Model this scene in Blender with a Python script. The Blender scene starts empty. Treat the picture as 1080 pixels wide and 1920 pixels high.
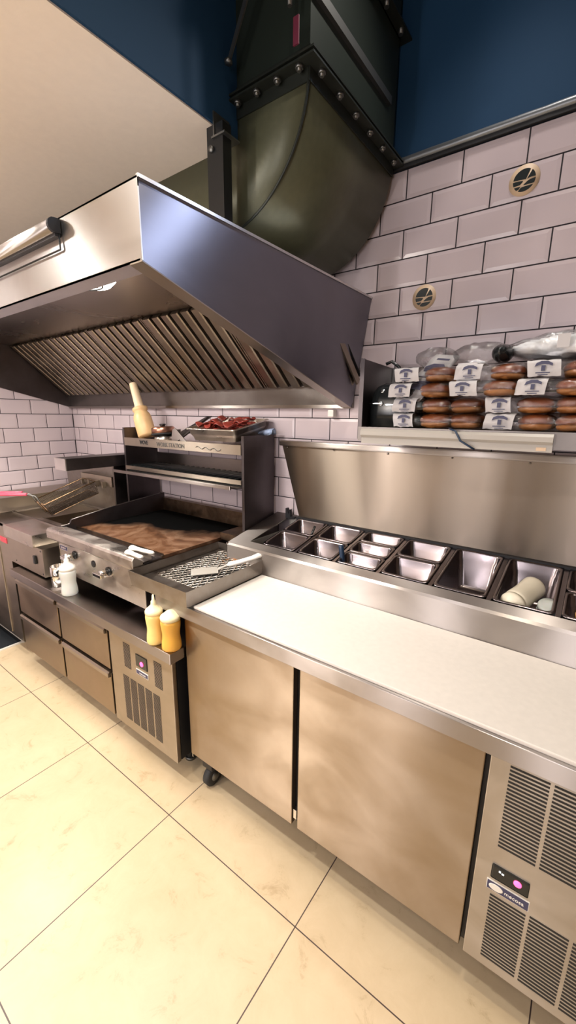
import bpy, bmesh, math, random
from mathutils import Vector, Matrix, noise
random.seed(7)
sc = bpy.context.scene
COL = sc.collection
PI = math.pi
def V(*a): return Vector(a)

# ------------------------------------------------------------------ materials
MATS = {}
def newmat(name):
    m = bpy.data.materials.new(name); m.use_nodes = True
    nt = m.node_tree; nt.nodes.clear()
    out = nt.nodes.new('ShaderNodeOutputMaterial')
    b = nt.nodes.new('ShaderNodeBsdfPrincipled')
    nt.links.new(b.outputs[0], out.inputs[0])
    MATS[name] = m
    return m, nt, b, out
def col(c): return (c[0], c[1], c[2], 1)
def nd(nt, t, **kw):
    n = nt.nodes.new(t)
    for k, v in kw.items():
        if k in n.inputs: n.inputs[k].default_value = v
        else: setattr(n, k, v)
    return n
def ramp(nt, src, stops):
    r = nt.nodes.new('ShaderNodeValToRGB')
    e = r.color_ramp.elements
    while len(e) < len(stops): e.new(.5)
    for i, (p, c) in enumerate(stops):
        e[i].position = p; e[i].color = col(c)
    nt.links.new(src, r.inputs[0]); return r
def noise_tex(nt, scale, detail=4, stretch=(1, 1, 1), rough=.5, dist=0):
    tc = nt.nodes.new('ShaderNodeNewGeometry')
    mp = nt.nodes.new('ShaderNodeMapping'); mp.inputs['Scale'].default_value = stretch
    nt.links.new(tc.outputs['Position'], mp.inputs['Vector'])
    n = nd(nt, 'ShaderNodeTexNoise', Scale=scale, Detail=detail, Roughness=rough, Distortion=dist)
    nt.links.new(mp.outputs[0], n.inputs['Vector']); return n
def plain(name, c, rough=.5, metal=0, bump=0, bscale=60, var=0, **kw):
    m, nt, b, out = newmat(name)
    b.inputs['Base Color'].default_value = col(c)
    b.inputs['Roughness'].default_value = rough; b.inputs['Metallic'].default_value = metal
    for k, v in kw.items(): b.inputs[k.replace('_', ' ')].default_value = v
    if var:
        n = noise_tex(nt, bscale*.3, 5)
        r = ramp(nt, n.outputs['Fac'], [(.3, [x*(1-var) for x in c]), (.7, [min(1, x*(1+var)) for x in c])])
        nt.links.new(r.outputs[0], b.inputs['Base Color'])
    if bump:
        n2 = noise_tex(nt, bscale, 4)
        bp = nd(nt, 'ShaderNodeBump', Strength=bump, Distance=.002)
        nt.links.new(n2.outputs['Fac'], bp.inputs['Height']); nt.links.new(bp.outputs[0], b.inputs['Normal'])
    return m
def steel(name, c, rough=.3, aniso=.75, smear=.12, dirt=0, dcol=(.2, .13, .08), sscale=5, wave=.0, wst=(1, 1, .25), wsc=9, nst=(1, 1, 1.6), dist=1.2):
    # brushed sheet: grain runs level, so lamps smear up and down the sheet
    m, nt, b, out = newmat(name)
    L = nt.links
    b.inputs['Metallic'].default_value = 1
    g = nt.nodes.new('ShaderNodeNewGeometry')
    h = nd(nt, 'ShaderNodeVectorMath', operation='CROSS_PRODUCT'); h.inputs[1].default_value = (.013, .021, 1)
    L.new(g.outputs['Normal'], h.inputs[0])
    t = nd(nt, 'ShaderNodeVectorMath', operation='CROSS_PRODUCT')
    L.new(h.outputs[0], t.inputs[0]); L.new(g.outputs['Normal'], t.inputs[1])
    L.new(t.outputs[0], b.inputs['Tangent'])
    b.inputs['Anisotropic'].default_value = aniso
    n = noise_tex(nt, sscale, 4, nst, .5, dist)
    mr = nd(nt, 'ShaderNodeMapRange'); mr.inputs['From Min'].default_value = .35; mr.inputs['From Max'].default_value = .68
    mr.inputs['To Min'].default_value = rough-smear*.5; mr.inputs['To Max'].default_value = rough+smear
    L.new(n.outputs['Fac'], mr.inputs['Value']); L.new(mr.outputs[0], b.inputs['Roughness'])
    r = ramp(nt, n.outputs['Fac'], [(.32, [x*.88 for x in c]), (.66, [min(1, x*1.06) for x in c])])
    last = r.outputs[0]
    if dirt:
        n3 = noise_tex(nt, sscale*1.7, 8, (1, 1, .8), .65, .6)
        r3 = ramp(nt, n3.outputs['Fac'], [(.38, (0, 0, 0)), (.80, (dirt,)*3)])
        mx = nd(nt, 'ShaderNodeMixRGB'); mx.inputs[2].default_value = col(dcol)
        L.new(r3.outputs[0], mx.inputs[0]); L.new(last, mx.inputs[1]); last = mx.outputs[0]
    L.new(last, b.inputs['Base Color'])
    if wave:
        n4 = noise_tex(nt, wsc, 2, wst, .5, .3)
        bp = nd(nt, 'ShaderNodeBump', Strength=wave, Distance=.004)
        L.new(n4.outputs['Fac'], bp.inputs['Height']); L.new(bp.outputs[0], b.inputs['Normal'])
    return m

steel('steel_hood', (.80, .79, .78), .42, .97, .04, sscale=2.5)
steel('steel_hood_side', (.27, .265, .31), .42, .97, .04, sscale=2.5)  # same hood sheet, with the end panel's shade put into a darker base
steel('steel_inner', (.48, .43, .38), .28, .6, .03, .0, (.22, .15, .1), 1.5)
steel('steel_filter', (.34, .29, .24), .36, .3, .08, .35, (.18, .12, .07), 4)
steel('steel_door', (.46, .37, .275), .36, .99, .08, .25, (.28, .20, .13), 3.0)
steel('steel_panel', (.50, .44, .365), .40, .9, .05, .12, (.36, .27, .18), 4)
steel('steel_top', (.43, .39, .365), .35, .99, .05, sscale=3)
steel('steel_lid', (.33, .275, .225), .34, .97, .12, .0, sscale=5, nst=(1, 1, .10), dist=.3)
steel('steel_dark', (.13, .115, .12), .42, .4, .06, .4, (.06, .045, .04), 4)
steel('steel_gutter', (.20, .18, .17), .35, .5, .06, .3, (.09, .07, .05), 4)
plain('carbon', (.006, .006, .007), .6)
steel('steel_pan', (.24, .21, .22), .22, .2, .05)
steel('steel_tray', (.33, .30, .275), .36, .4, .1, .4, (.16, .11, .08), 8)
steel('steel_griddle', (.62, .57, .52), .33, .6, .12, .2, (.3, .2, .12), 9)
steel('steel_greasy', (.22, .15, .10), .38, .3, .10, .9, (.03, .018, .012), 8)
plain('chrome', (.8, .8, .8), .1, 1)
plain('zinc', (.22, .22, .21), .45, 1)
plain('black_gap', (.012, .012, .014), .6)
plain('black_plastic', (.01, .012, .013), .22)
plain('black_rubber', (.03, .03, .032), .7)
plain('black_paint', (.012, .013, .014), .35, .2)
plain('base_dark', (.035, .035, .04), .4, .6)
plain('board_white', (.68, .635, .585), .35, 0, .05, 200, .03)
plain('plastic_white', (.85, .82, .76), .35)
plain('plastic_clear', (.82, .84, .80), .3, Transmission_Weight=.35, Subsurface_Weight=.2)
plain('sauce_yellow', (.80, .42, .07), .32, 0, 0, 30, .12)
plain('sauce_yellow_pale', (.90, .66, .24), .32, 0, 0, 30, .15)
plain('sauce_yellow_cap', (.92, .80, .50), .35)
plain('caramel', (.80, .52, .26), .4, 0, .1, 40, .1)
plain('cream_tip', (.86, .68, .46), .45)
plain('cream_bottle', (.80, .74, .60), .35)
plain('orange_sauce', (.75, .42, .16), .35)
plain('copper', (.42, .22, .16), .3, 1, 0, 60, .2)
plain('meat', (.22, .028, .018), .45, 0, .5, 70, .6)
plain('plastic_blue', (.45, .56, .80), .25, Alpha=.8)
plain('bun', (.21, .058, .018), .33, 0, .25, 25, .35)
plain('bun_pale', (.38, .15, .04), .45, 0, .2, 25, .3)
plain('paper', (.55, .53, .54), .5, 0, .3, 30)
plain('ink', (.05, .05, .11), .5)
plain('bag_white', (.85, .87, .90), .3, 0, .5, 25)
plain('duct_paint', (.085, .086, .050), .36, .3, .10, 160, .06)
plain('duct_riser', (.026, .034, .026), .4, .3)
plain('duct_flange', (.028, .032, .026), .4, .5)
plain('wall_blue', (.001, .036, .095), .8, 0, .1, 90)
plain('ceiling_white', (.80, .70, .60), .9, 0, .10, 120, .02)
plain('ceiling_dark', (.004, .02, .04), .9)
plain('room_wall', (.34, .27, .21), .8)
plain('trim_metal', (.20, .21, .22), .4, .7, .3, 60)
plain('grout', (.016, .012, .016), .8)
plain('logo_beige', (.68, .50, .34), .5)
plain('logo_dark', (.008, .012, .012), .4)
plain('shelf_white', (.42, .39, .35), .4)
plain('label_red', (.62, .06, .09), .4)
plain('grip_red', (.72, .09, .15), .4)
plain('mat_black', (.008, .012, .016), .7, 0, .5, 120)
plain('basket_wire', (.26, .17, .10), .35, 1)
plain('basket_dark', (.06, .04, .028), .5, .6)
plain('spatula_metal', (.60, .56, .50), .5, .5)
plain('cable_blue', (.01, .03, .07), .35)
plain('pink_plate', (.12, .015, .035), .5)
plain('teal_plate', (.02, .16, .17), .5)
def emis(name, c, s):
    m, nt, b, out = newmat(name)
    b.inputs['Base Color'].default_value = col(c); b.inputs['Emission Color'].default_value = col(c)
    b.inputs['Emission Strength'].default_value = s
emis('lamp_glow', (1, .95, .86), 14)
emis('tube_glow', (1, .97, .92), 5)
emis('display_pink', (1, .10, .28), 2.2)
emis('display_dot', (.9, .95, 1), 1.5)

def tile_mat():
    m, nt, b, out = newmat('tile_glaze')
    n = noise_tex(nt, 2.2, 3)
    r = ramp(nt, n.outputs['Fac'], [(.35, (.49, .415, .44)), (.65, (.57, .485, .505))])
    nt.links.new(r.outputs[0], b.inputs['Base Color'])
    b.inputs['Roughness'].default_value = .22
    b.inputs['Specular IOR Level'].default_value = .45
tile_mat()

def floor_mat():
    m, nt, b, out = newmat('floor_tiles'); L = nt.links
    g = nt.nodes.new('ShaderNodeNewGeometry'); s = nt.nodes.new('ShaderNodeSeparateXYZ'); L.new(g.outputs['Position'], s.inputs[0])
    def line(sock, off):
        a = nd(nt, 'ShaderNodeMath', operation='ADD'); a.inputs[1].default_value = -off+6.0; L.new(sock, a.inputs[0])
        f = nd(nt, 'ShaderNodeMath', operation='MODULO'); f.inputs[1].default_value = .6; L.new(a.outputs[0], f.inputs[0])
        p = nd(nt, 'ShaderNodeMath', operation='PINGPONG'); p.inputs[1].default_value = .3; L.new(f.outputs[0], p.inputs[0])
        c = nd(nt, 'ShaderNodeMath', operation='LESS_THAN'); c.inputs[1].default_value = .0017; L.new(p.outputs[0], c.inputs[0])
        return c
    lx, ly = line(s.outputs[0], -.0703), line(s.outputs[1], -1.4387)
    mx = nd(nt, 'ShaderNodeMath', operation='MAXIMUM'); L.new(lx.outputs[0], mx.inputs[0]); L.new(ly.outputs[0], mx.inputs[1])
    n = noise_tex(nt, 1.6, 3); r = ramp(nt, n.outputs['Fac'], [(.3, (.60, .47, .30)), (.7, (.68, .545, .365))])
    n2 = noise_tex(nt, 11, 10, rough=.72, dist=.6); r2 = ramp(nt, n2.outputs['Fac'], [(.27, (.66, .60, .52)), (.42, (.95, .94, .92)), (.62, (1.0, 1.0, 1.0))])
    mu = nd(nt, 'ShaderNodeMixRGB', blend_type='MULTIPLY'); mu.inputs[0].default_value = 1
    L.new(r.outputs[0], mu.inputs[1]); L.new(r2.outputs[0], mu.inputs[2])
    fin = nd(nt, 'ShaderNodeMixRGB'); fin.inputs[2].default_value = (.07, .045, .04, 1)
    L.new(mx.outputs[0], fin.inputs[0]); L.new(mu.outputs[0], fin.inputs[1]); L.new(fin.outputs[0], b.inputs['Base Color'])
    n3 = noise_tex(nt, 6, 5); mr = nd(nt, 'ShaderNodeMapRange'); mr.inputs['To Min'].default_value = .22; mr.inputs['To Max'].default_value = .5
    L.new(n3.outputs['Fac'], mr.inputs['Value']); L.new(mr.outputs[0], b.inputs['Roughness'])
    bp = nd(nt, 'ShaderNodeBump', Strength=.08, Distance=.002); L.new(n2.outputs['Fac'], bp.inputs['Height']); L.new(bp.outputs[0], b.inputs['Normal'])
floor_mat()

def griddle_mat():
    m, nt, b, out = newmat('griddle_plate'); L = nt.links
    n = noise_tex(nt, 6, 8, rough=.65, dist=1.5)
    r = ramp(nt, n.outputs['Fac'], [(.3, (.035, .016, .01)), (.48, (.13, .06, .03)), (.62, (.22, .125, .075)), (.78, (.30, .20, .14))])
    # burnt-on black carbon, plus the shelf unit's shade painted in, over the back left
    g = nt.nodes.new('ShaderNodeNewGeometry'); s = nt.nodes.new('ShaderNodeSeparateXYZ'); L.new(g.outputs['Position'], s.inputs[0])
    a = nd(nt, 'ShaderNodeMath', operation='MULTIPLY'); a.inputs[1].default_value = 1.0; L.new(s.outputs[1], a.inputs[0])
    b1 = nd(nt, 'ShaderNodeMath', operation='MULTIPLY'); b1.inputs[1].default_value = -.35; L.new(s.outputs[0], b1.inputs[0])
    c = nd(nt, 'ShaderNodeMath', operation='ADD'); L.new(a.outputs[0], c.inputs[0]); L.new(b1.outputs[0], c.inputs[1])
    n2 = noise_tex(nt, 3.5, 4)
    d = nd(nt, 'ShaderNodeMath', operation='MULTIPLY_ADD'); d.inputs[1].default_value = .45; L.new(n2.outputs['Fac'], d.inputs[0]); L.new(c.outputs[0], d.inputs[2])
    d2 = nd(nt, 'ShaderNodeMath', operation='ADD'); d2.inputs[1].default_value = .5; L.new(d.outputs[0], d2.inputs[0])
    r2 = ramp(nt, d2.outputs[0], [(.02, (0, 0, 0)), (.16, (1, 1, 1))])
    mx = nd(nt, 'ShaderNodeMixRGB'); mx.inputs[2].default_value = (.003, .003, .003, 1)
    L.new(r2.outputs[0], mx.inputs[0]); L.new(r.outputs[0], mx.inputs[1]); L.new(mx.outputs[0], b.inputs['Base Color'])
    b.inputs['Metallic'].default_value = 0; b.inputs['Specular IOR Level'].default_value = .25
    mr = nd(nt, 'ShaderNodeMapRange'); mr.inputs['To Min'].default_value = .28; mr.inputs['To Max'].default_value = .8; L.new(r2.outputs[0], mr.inputs['Value']); L.new(mr.outputs[0], b.inputs['Roughness'])
    ms = nd(nt, 'ShaderNodeMapRange'); ms.inputs['To Min'].default_value = .3; ms.inputs['To Max'].default_value = .02; L.new(r2.outputs[0], ms.inputs['Value']); L.new(ms.outputs[0], b.inputs['Specular IOR Level'])
    bp = nd(nt, 'ShaderNodeBump', Strength=.2, Distance=.003); L.new(n.outputs['Fac'], bp.inputs['Height']); L.new(bp.outputs[0], b.inputs['Normal'])
griddle_mat()

def film_mat(name, tint, thick):
    m = bpy.data.materials.new(name); m.use_nodes = True; nt = m.node_tree; nt.nodes.clear(); L = nt.links
    out = nt.nodes.new('ShaderNodeOutputMaterial')
    t = nt.nodes.new('ShaderNodeBsdfTransparent'); t.inputs[0].default_value = col(tint)
    g = nd(nt, 'ShaderNodeBsdfGlossy', Roughness=.12)
    n = noise_tex(nt, 28, 5, (1, 1, 1), .6, 1.0)
    bp = nd(nt, 'ShaderNodeBump', Strength=.9, Distance=.006); L.new(n.outputs['Fac'], bp.inputs['Height']); L.new(bp.outputs[0], g.inputs['Normal'])
    fr = nd(nt, 'ShaderNodeFresnel', IOR=1.45); L.new(bp.outputs[0], fr.inputs['Normal'])
    ad = nd(nt, 'ShaderNodeMath', operation='MULTIPLY_ADD'); ad.inputs[1].default_value = .6; ad.inputs[2].default_value = thick; L.new(fr.outputs[0], ad.inputs[0])
    mx = nt.nodes.new('ShaderNodeMixShader'); L.new(ad.outputs[0], mx.inputs[0]); L.new(t.outputs[0], mx.inputs[1]); L.new(g.outputs[0], mx.inputs[2])
    L.new(mx.outputs[0], out.inputs[0]); MATS[name] = m
film_mat('film', (.985, .985, .985), .05)
film_mat('film_milky', (.8, .82, .85), .25)

# ------------------------------------------------------------------ mesh kit
class MB:
    def __init__(s): s.bm = bmesh.new()
    def face(s, vs, smooth=False):
        try:
            f = s.bm.faces.new(vs); f.smooth = smooth; return f
        except ValueError: return None
    def box(s, x0, x1, y0, y1, z0, z1, bev=0):
        c = [s.bm.verts.new((x, y, z)) for z in (z0, z1) for y in (y0, y1) for x in (x0, x1)]
        fs = [s.face([c[i] for i in q]) for q in ((0, 2, 3, 1), (4, 5, 7, 6), (0, 1, 5, 4), (2, 6, 7, 3), (0, 4, 6, 2), (1, 3, 7, 5))]
        if bev:
            es = {e for f in fs for e in f.edges}
            bmesh.ops.bevel(s.bm, geom=list(es), offset=bev, segments=2, affect='EDGES', profile=.6)
        return s
    def prism(s, pts, axis, a, b, smooth=False):
        # pts: 2-D outline; axis 'x': (y,z) outline; 'y': (x,z); 'z': (x,y)
        def P(p, t): return {'x': (t, p[0], p[1]), 'y': (p[0], t, p[1]), 'z': (p[0], p[1], t)}[axis]
        A = [s.bm.verts.new(P(p, a)) for p in pts]; B = [s.bm.verts.new(P(p, b)) for p in pts]
        s.face(A); s.face(B[::-1]); n = len(pts)
        for i in range(n): s.face([A[i], B[i], B[(i+1) % n], A[(i+1) % n]], smooth)
        return s
    def loft(s, loops, cap0=True, cap1=True, smooth=True, closed=True):
        R = [[s.bm.verts.new(p) for p in l] for l in loops]; n = len(R[0])
        for a, b in zip(R, R[1:]):
            for i in range(n if closed else n-1): s.face([a[i], a[(i+1) % n], b[(i+1) % n], b[i]], smooth)
        if cap0: s.face(R[0][::-1])
        if cap1: s.face(R[-1])
        return s
    def lathe(s, prof, c=(0, 0, 0), n=28, M=None, sx=1, sy=1):
        loops = []
        for r, z in prof:
            l = []
            for i in range(n):
                a = 2*PI*i/n; p = Vector((r*math.cos(a)*sx, r*math.sin(a)*sy, z))
                if M: p = M @ p
                l.append(p+Vector(c))
            loops.append(l)
        return s.loft(loops)
    def tube(s, pts, r, n=8, closed=False):
        pts = [Vector(p) for p in pts]; loops = []; N = len(pts); prev = None
        for i, p in enumerate(pts):
            a = pts[(i-1) % N] if (i or closed) else p; b = pts[(i+1) % N] if (i < N-1 or closed) else p
            d = (b-a).normalized()
            u = d.orthogonal().normalized() if prev is None else (prev-d*prev.dot(d)).normalized()
            prev = u; w = d.cross(u)
            loops.append([p+(u*math.cos(2*PI*k/n)+w*math.sin(2*PI*k/n))*r for k in range(n)])
        if closed: loops.append(loops[0])
        return s.loft(loops, not closed, not closed)
    def cyl(s, a, b, r, n=16): return s.tube([a, b], r, n)
    def build(s, name, mat, parent=None, recalc=True, mod=None):
        off = Vector((0, 0, 0)); q = parent
        if parent is not None:
            while q.parent: q = q.parent
            off = Vector(q.location)
        if recalc: bmesh.ops.recalc_face_normals(s.bm, faces=s.bm.faces[:])
        if parent is None:
            xs = [v.co for v in s.bm.verts]
            off = Vector(((min(v.x for v in xs)+max(v.x for v in xs))/2, (min(v.y for v in xs)+max(v.y for v in xs))/2, min(v.z for v in xs)))
        for v in s.bm.verts: v.co -= off
        me = bpy.data.meshes.new(name); s.bm.to_mesh(me); s.bm.free()
        for mm in (mat if isinstance(mat, (list, tuple)) else [mat]): me.materials.append(MATS[mm])
        o = bpy.data.objects.new(name, me); COL.objects.link(o)
        if parent is not None: o.parent = parent
        else: o.location = off
        if mod: mod(o)
        return o
def bevel_mod(w, seg=2):
    def f(o):
        m = o.modifiers.new('edge', 'BEVEL'); m.width = w; m.segments = seg; m.limit_method = 'ANGLE'; m.angle_limit = .6
    return f
def rrect(cx, cy, w, d, r, z, n=5, f=None):
    l = []
    for qx, qy, a0 in ((1, 1, 0), (-1, 1, PI/2), (-1, -1, PI), (1, -1, 1.5*PI)):
        for k in range(n+1):
            a = a0+k*PI/2/n
            l.append((cx+qx*(w/2-r)+r*math.cos(a), cy+qy*(d/2-r)+r*math.sin(a), z))
    return [f(p) for p in l] if f else l
def empty(name, loc, label=None, cat=None, group=None):
    o = bpy.data.objects.new(name, None); o.empty_display_size = .05; COL.objects.link(o); o.location = loc
    if label: tag(o, label, cat, group)
    return o
def tag(o, label, cat, group=None):
    o['label'] = label; o['category'] = cat
    if group: o['group'] = group
    return o
def struct(o): o['kind'] = 'structure'; return o
def kids(o): return [c for c in bpy.data.objects if c.parent == o]
def copy_tree(o, parent=None):
    c = o.copy(); COL.objects.link(c); c.parent = parent
    for ch in kids(o): copy_tree(ch, c)
    return c
def text_part(s, size, mat, origin, name, parent, ux=(1, 0, 0), uy=(0, 0, 1), depth=.0006, sx=1.0, font=None, bold=0):
    cu = bpy.data.curves.new('t', 'FONT'); cu.body = s; cu.size = size; cu.extrude = depth; cu.offset = bold; cu.resolution_u = 3
    o = bpy.data.objects.new('t', cu); COL.objects.link(o); bpy.context.view_layer.update()
    me = bpy.data.meshes.new_from_object(o); bpy.data.objects.remove(o)
    ux = Vector(ux); uy = Vector(uy); n = ux.cross(uy)
    b = MB(); b.bm.from_mesh(me)
    for v in b.bm.verts: v.co = Vector(origin)+ux*v.co.x*sx+uy*v.co.y+n*v.co.z
    return b.build(name, mat, parent, recalc=False)

YW = -.51; XL = -2.33
# ------------------------------------------------------------------ setting
struct(MB().box(XL-.1, 3.4, -5.2, YW+.1, -.06, 0).build('floor', 'floor_tiles'))
def tiled_wall(name, to3, joints0, pitch, u0, u1, ztop, zbot, z1=2.309, h=.1011):
    # pressed metro tiles: each a low truncated pyramid standing on dark grout
    b = MB(); gap = .0022; bev = .012; dep = .0032
    k = -1
    while True:
        zt = z1-h*k; zb = zt-h; k += 1
        if zb < zbot-h: break
        zt = min(zt, ztop)
        if zt-zb < .01 or zt > ztop+.001: continue
        off = joints0+(0 if (k-1) % 2 == 0 else pitch/2)
        n0 = math.floor((u0-off)/pitch)
        u = off+n0*pitch
        while u < u1:
            a, c = max(u, u0), min(u+pitch, u1)
            if c-a > .012:
                x0, x1, y0, y1 = a+gap, c-gap, zb+gap, zt-gap
                bx = min(bev, (x1-x0)/3)
                o = [b.bm.verts.new(to3(p, 0.001)) for p in ((x0, y0), (x1, y0), (x1, y1), (x0, y1))]
                i = [b.bm.verts.new(to3(p, dep)) for p in ((x0+bx, y0+bev), (x1-bx, y0+bev), (x1-bx, y1-bev), (x0+bx, y1-bev))]
                for q in range(4): b.face([o[q], o[(q+1) % 4], i[(q+1) % 4], i[q]]).material_index = 1
                b.face(i).material_index = 1
            u += pitch
    # grout bed / wall body
    A = [b.bm.verts.new(to3(p, 0)) for p in ((u0, 0), (u1, 0), (u1, ztop), (u0, ztop))]
    B = [b.bm.verts.new(to3(p, -.1)) for p in ((u0, 0), (u1, 0), (u1, ztop), (u0, ztop))]
    b.face(A); b.face(B[::-1])
    for q in range(4): b.face([A[q], B[q], B[(q+1) % 4], A[(q+1) % 4]])
    return struct(b.build(name, ['grout', 'tile_glaze'], recalc=False))
tiled_wall('wall_back', lambda p, d: (p[0], YW-d, p[1]), .2426, .2002, XL, 2.0, 2.41, .3)
tiled_wall('wall_left', lambda p, d: (XL+d, -p[0], p[1]), .516, .2, -YW, 2.6, 2.33, .3)
struct(MB().box(XL-.1, XL, -5.2, -2.6, 0, 2.33).build('wall_left_plain', 'room_wall'))
struct(MB().box(2.0, 3.4, YW, YW+.1, 0, 2.41).build('wall_back_plain', 'room_wall'))
struct(MB().box(.03, 3.4, YW-.006, YW+.1, 2.445, 3.6).build('wall_back_upper', 'wall_blue'))
t = MB(); t.box(.03, 3.4, YW-.012, YW, 2.412, 2.424)
struct(t.build('trim_1', 'black_gap'))
t = MB(); pts = []
t.loft([[(x, YW-.002-r*math.cos(a)*1.1, 2.437+(r*math.sin(a))) for a in [k*PI/5-PI/2 for k in range(6)]]
        for x, r in [(.03+i*.05, .014+.002*noise.noise(V(i*.7, 0, 0))) for i in range(68)]], smooth=True)
struct(t.build('trim_2', 'trim_metal'))
struct(MB().box(3.4, 3.5, -5.2, YW+.1, 0, 3.6).build('wall_right', 'room_wall'))
struct(MB().box(XL-.1, 3.5, -5.3, -5.2, 0, 3.6).build('wall_front', 'room_wall'))
struct(MB().box(.03, 3.5, -5.2, YW+.1, 3.6, 3.7).build('ceiling', 'ceiling_dark'))
# dropped white ceiling with a blue cheek facing the open void
struct(MB().box(XL-.1, .022, -5.2, YW+.1, 2.33, 2.40).build('ceiling_dropped', 'ceiling_white'))
struct(MB().box(-.05, .030, -5.2, YW+.1, 2.334, 3.6).build('wall_soffit', 'wall_blue'))

# ------------------------------------------------------------------ extractor hood
HX0, HX1, HF, HT, HB = XL+.006, .224, -1.613, 1.985, 1.83
hood = empty('extractor_hood', (-1.05, -1.06, 1.547), 'long stainless steel canopy hood with slanted baffle filters above the griddle', 'extractor hood')
b = MB(); b.box(HX0, HX1, HF, HF+.003, HB, HT)
b.prism([(HF, HB), (HF+.055, HB), (HF+.055, HB+.004), (HF, HB+.004)], 'x', HX0, HX1-.006)
b.build('fascia', 'steel_hood', hood)
b = MB()   # right-hand end panel, leaning in slightly at its back foot
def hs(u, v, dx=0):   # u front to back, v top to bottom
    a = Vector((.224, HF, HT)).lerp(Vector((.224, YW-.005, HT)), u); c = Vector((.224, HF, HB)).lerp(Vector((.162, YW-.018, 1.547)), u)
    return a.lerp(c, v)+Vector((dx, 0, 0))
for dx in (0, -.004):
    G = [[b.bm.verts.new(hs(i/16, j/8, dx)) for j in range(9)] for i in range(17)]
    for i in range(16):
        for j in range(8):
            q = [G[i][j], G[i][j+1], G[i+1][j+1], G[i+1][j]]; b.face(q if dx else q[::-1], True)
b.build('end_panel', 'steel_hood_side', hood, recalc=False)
b = MB()
o_ = [(.224, HF, HB), (.162, YW-.018, 1.547), (.118, YW-.018, 1.547), (.180, HF, HB)]
b.loft([o_, [(x, y, z-.003) for x, y, z in o_]], smooth=False)
b.build('bottom_flange', 'steel_inner', hood)
b = MB(); b.prism([(HF+.003, HB+.005), (YW-.012, 1.553), (YW-.012, HT), (HF+.003, HT)], 'x', HX0, HX0+.012)
b.build('end_panel', 'steel_dark', hood)
b = MB(); b.box(HX0, HX1, HF, YW-.005, HT-.004, HT); b.box(HX1-.004, HX1+.004, HF, YW-.005, HT-.004, HT+.003)
b.build('top_panel', 'steel_hood', hood)
b = MB()   # inside ceiling with stepped seams
zc = 1.962
b.box(HX0+.01, HX1-.006, -1.18, -.905, zc, zc+.004); b.box(HX0+.01, HX1-.006, -1.31, -1.184, zc-.004, zc); b.box(HX0+.01, HX1-.006, -1.605, -1.31, zc+.010, zc+.014)
b.box(HX0+.01, HX1-.006, -1.312, -1.308, zc-.004, zc+.012)
b.build('inner_ceiling', 'steel_inner', hood)
b = MB(); b.prism([(YW-.022, 1.547), (YW-.03, 1.642), (YW-.044, 1.642), (YW-.044, 1.645), (YW-.004, 1.645), (YW-.004, 1.547)], 'x', HX0+.01, .165)
b.build('grease_gutter', 'steel_gutter', hood)
b = MB(); b.box(HX0+.01, .160, YW-.034, YW-.012, 1.545, 1.560); b.build('gutter_lip', 'steel_top', hood)
A, B = Vector((0, YW-.045, 1.643)), Vector((0, -.908, 1.955)); D = (B-A); LN = D.length; D.normalize(); NN = Vector((0, -D.z, D.y)); NN = NN if NN.z < 0 else -NN
nf = 5; fw = (HX1-.02-(HX0+.02))/nf
for k in range(nf):
    b = MB(); x0 = HX0+.02+k*fw; x1 = x0+fw-.006
    def pt(x, s, n): return tuple(Vector((x, 0, 0))+A+D*s+NN*n)
    def slab(xa, xb, s0, s1, n0, n1): b.loft([[pt(xa, s0, n0), pt(xb, s0, n0), pt(xb, s1, n0), pt(xa, s1, n0)], [pt(xa, s0, n1), pt(xb, s0, n1), pt(xb, s1, n1), pt(xa, s1, n1)]], smooth=False)
    slab(x0, x1, 0, LN, -.050, -.047)
    slab(x0, x0+.008, 0, LN, -.03, .0); slab(x1-.008, x1, 0, LN, -.03, .0)
    nb = 7; p = (x1-x0-.012)/nb
    for i in range(nb):
        u0 = x0+.006+i*p+.010; u1 = u0+p-.020
        prof = [(u0-.003, -.034), (u0, .004), (u0+.006, .008), (u1-.006, .008), (u1, .004), (u1+.003, -.034)]
        b.loft([[pt(u, .004, n) for u, n in prof], [pt(u, .012, n+.001) for u, n in prof], [pt(u, LN-.004, n) for u, n in prof]], smooth=False)
    for f_ in b.bm.faces[:6]: f_.material_index = 1  # backing slab coloured black to stand in for shade between the slats
    b.build('baffle_filter', ['steel_filter', 'carbon'], hood, recalc=True)  # carbon here is only the black for shade on the backing slab
for x in (-.42, -1.5):
    lamp = MB().lathe([(.001, zc+.012), (.115, zc+.012), (.115, zc-.006), (.10, zc-.022), (.001, zc-.03)], (x, -1.40, 0), 32).build('hood_lamp', 'lamp_glow', hood)
    g = MB()
    for a in range(3):
        q = a*PI/3+.5; g.tube([(x+.118*math.cos(q+PI*s), -1.40+.118*math.sin(q+PI*s), zc-.01) if s in (0, 1) else (x, -1.40, zc-.04) for s in (0, .5, 1)], .003, 6)
    g.tube([(x+.07*math.cos(i*PI/12), -1.40+.07*math.sin(i*PI/12), zc-.028) for i in range(24)], .003, 6, True)
    g.build('wire_guard', 'black_paint', lamp)
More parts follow.
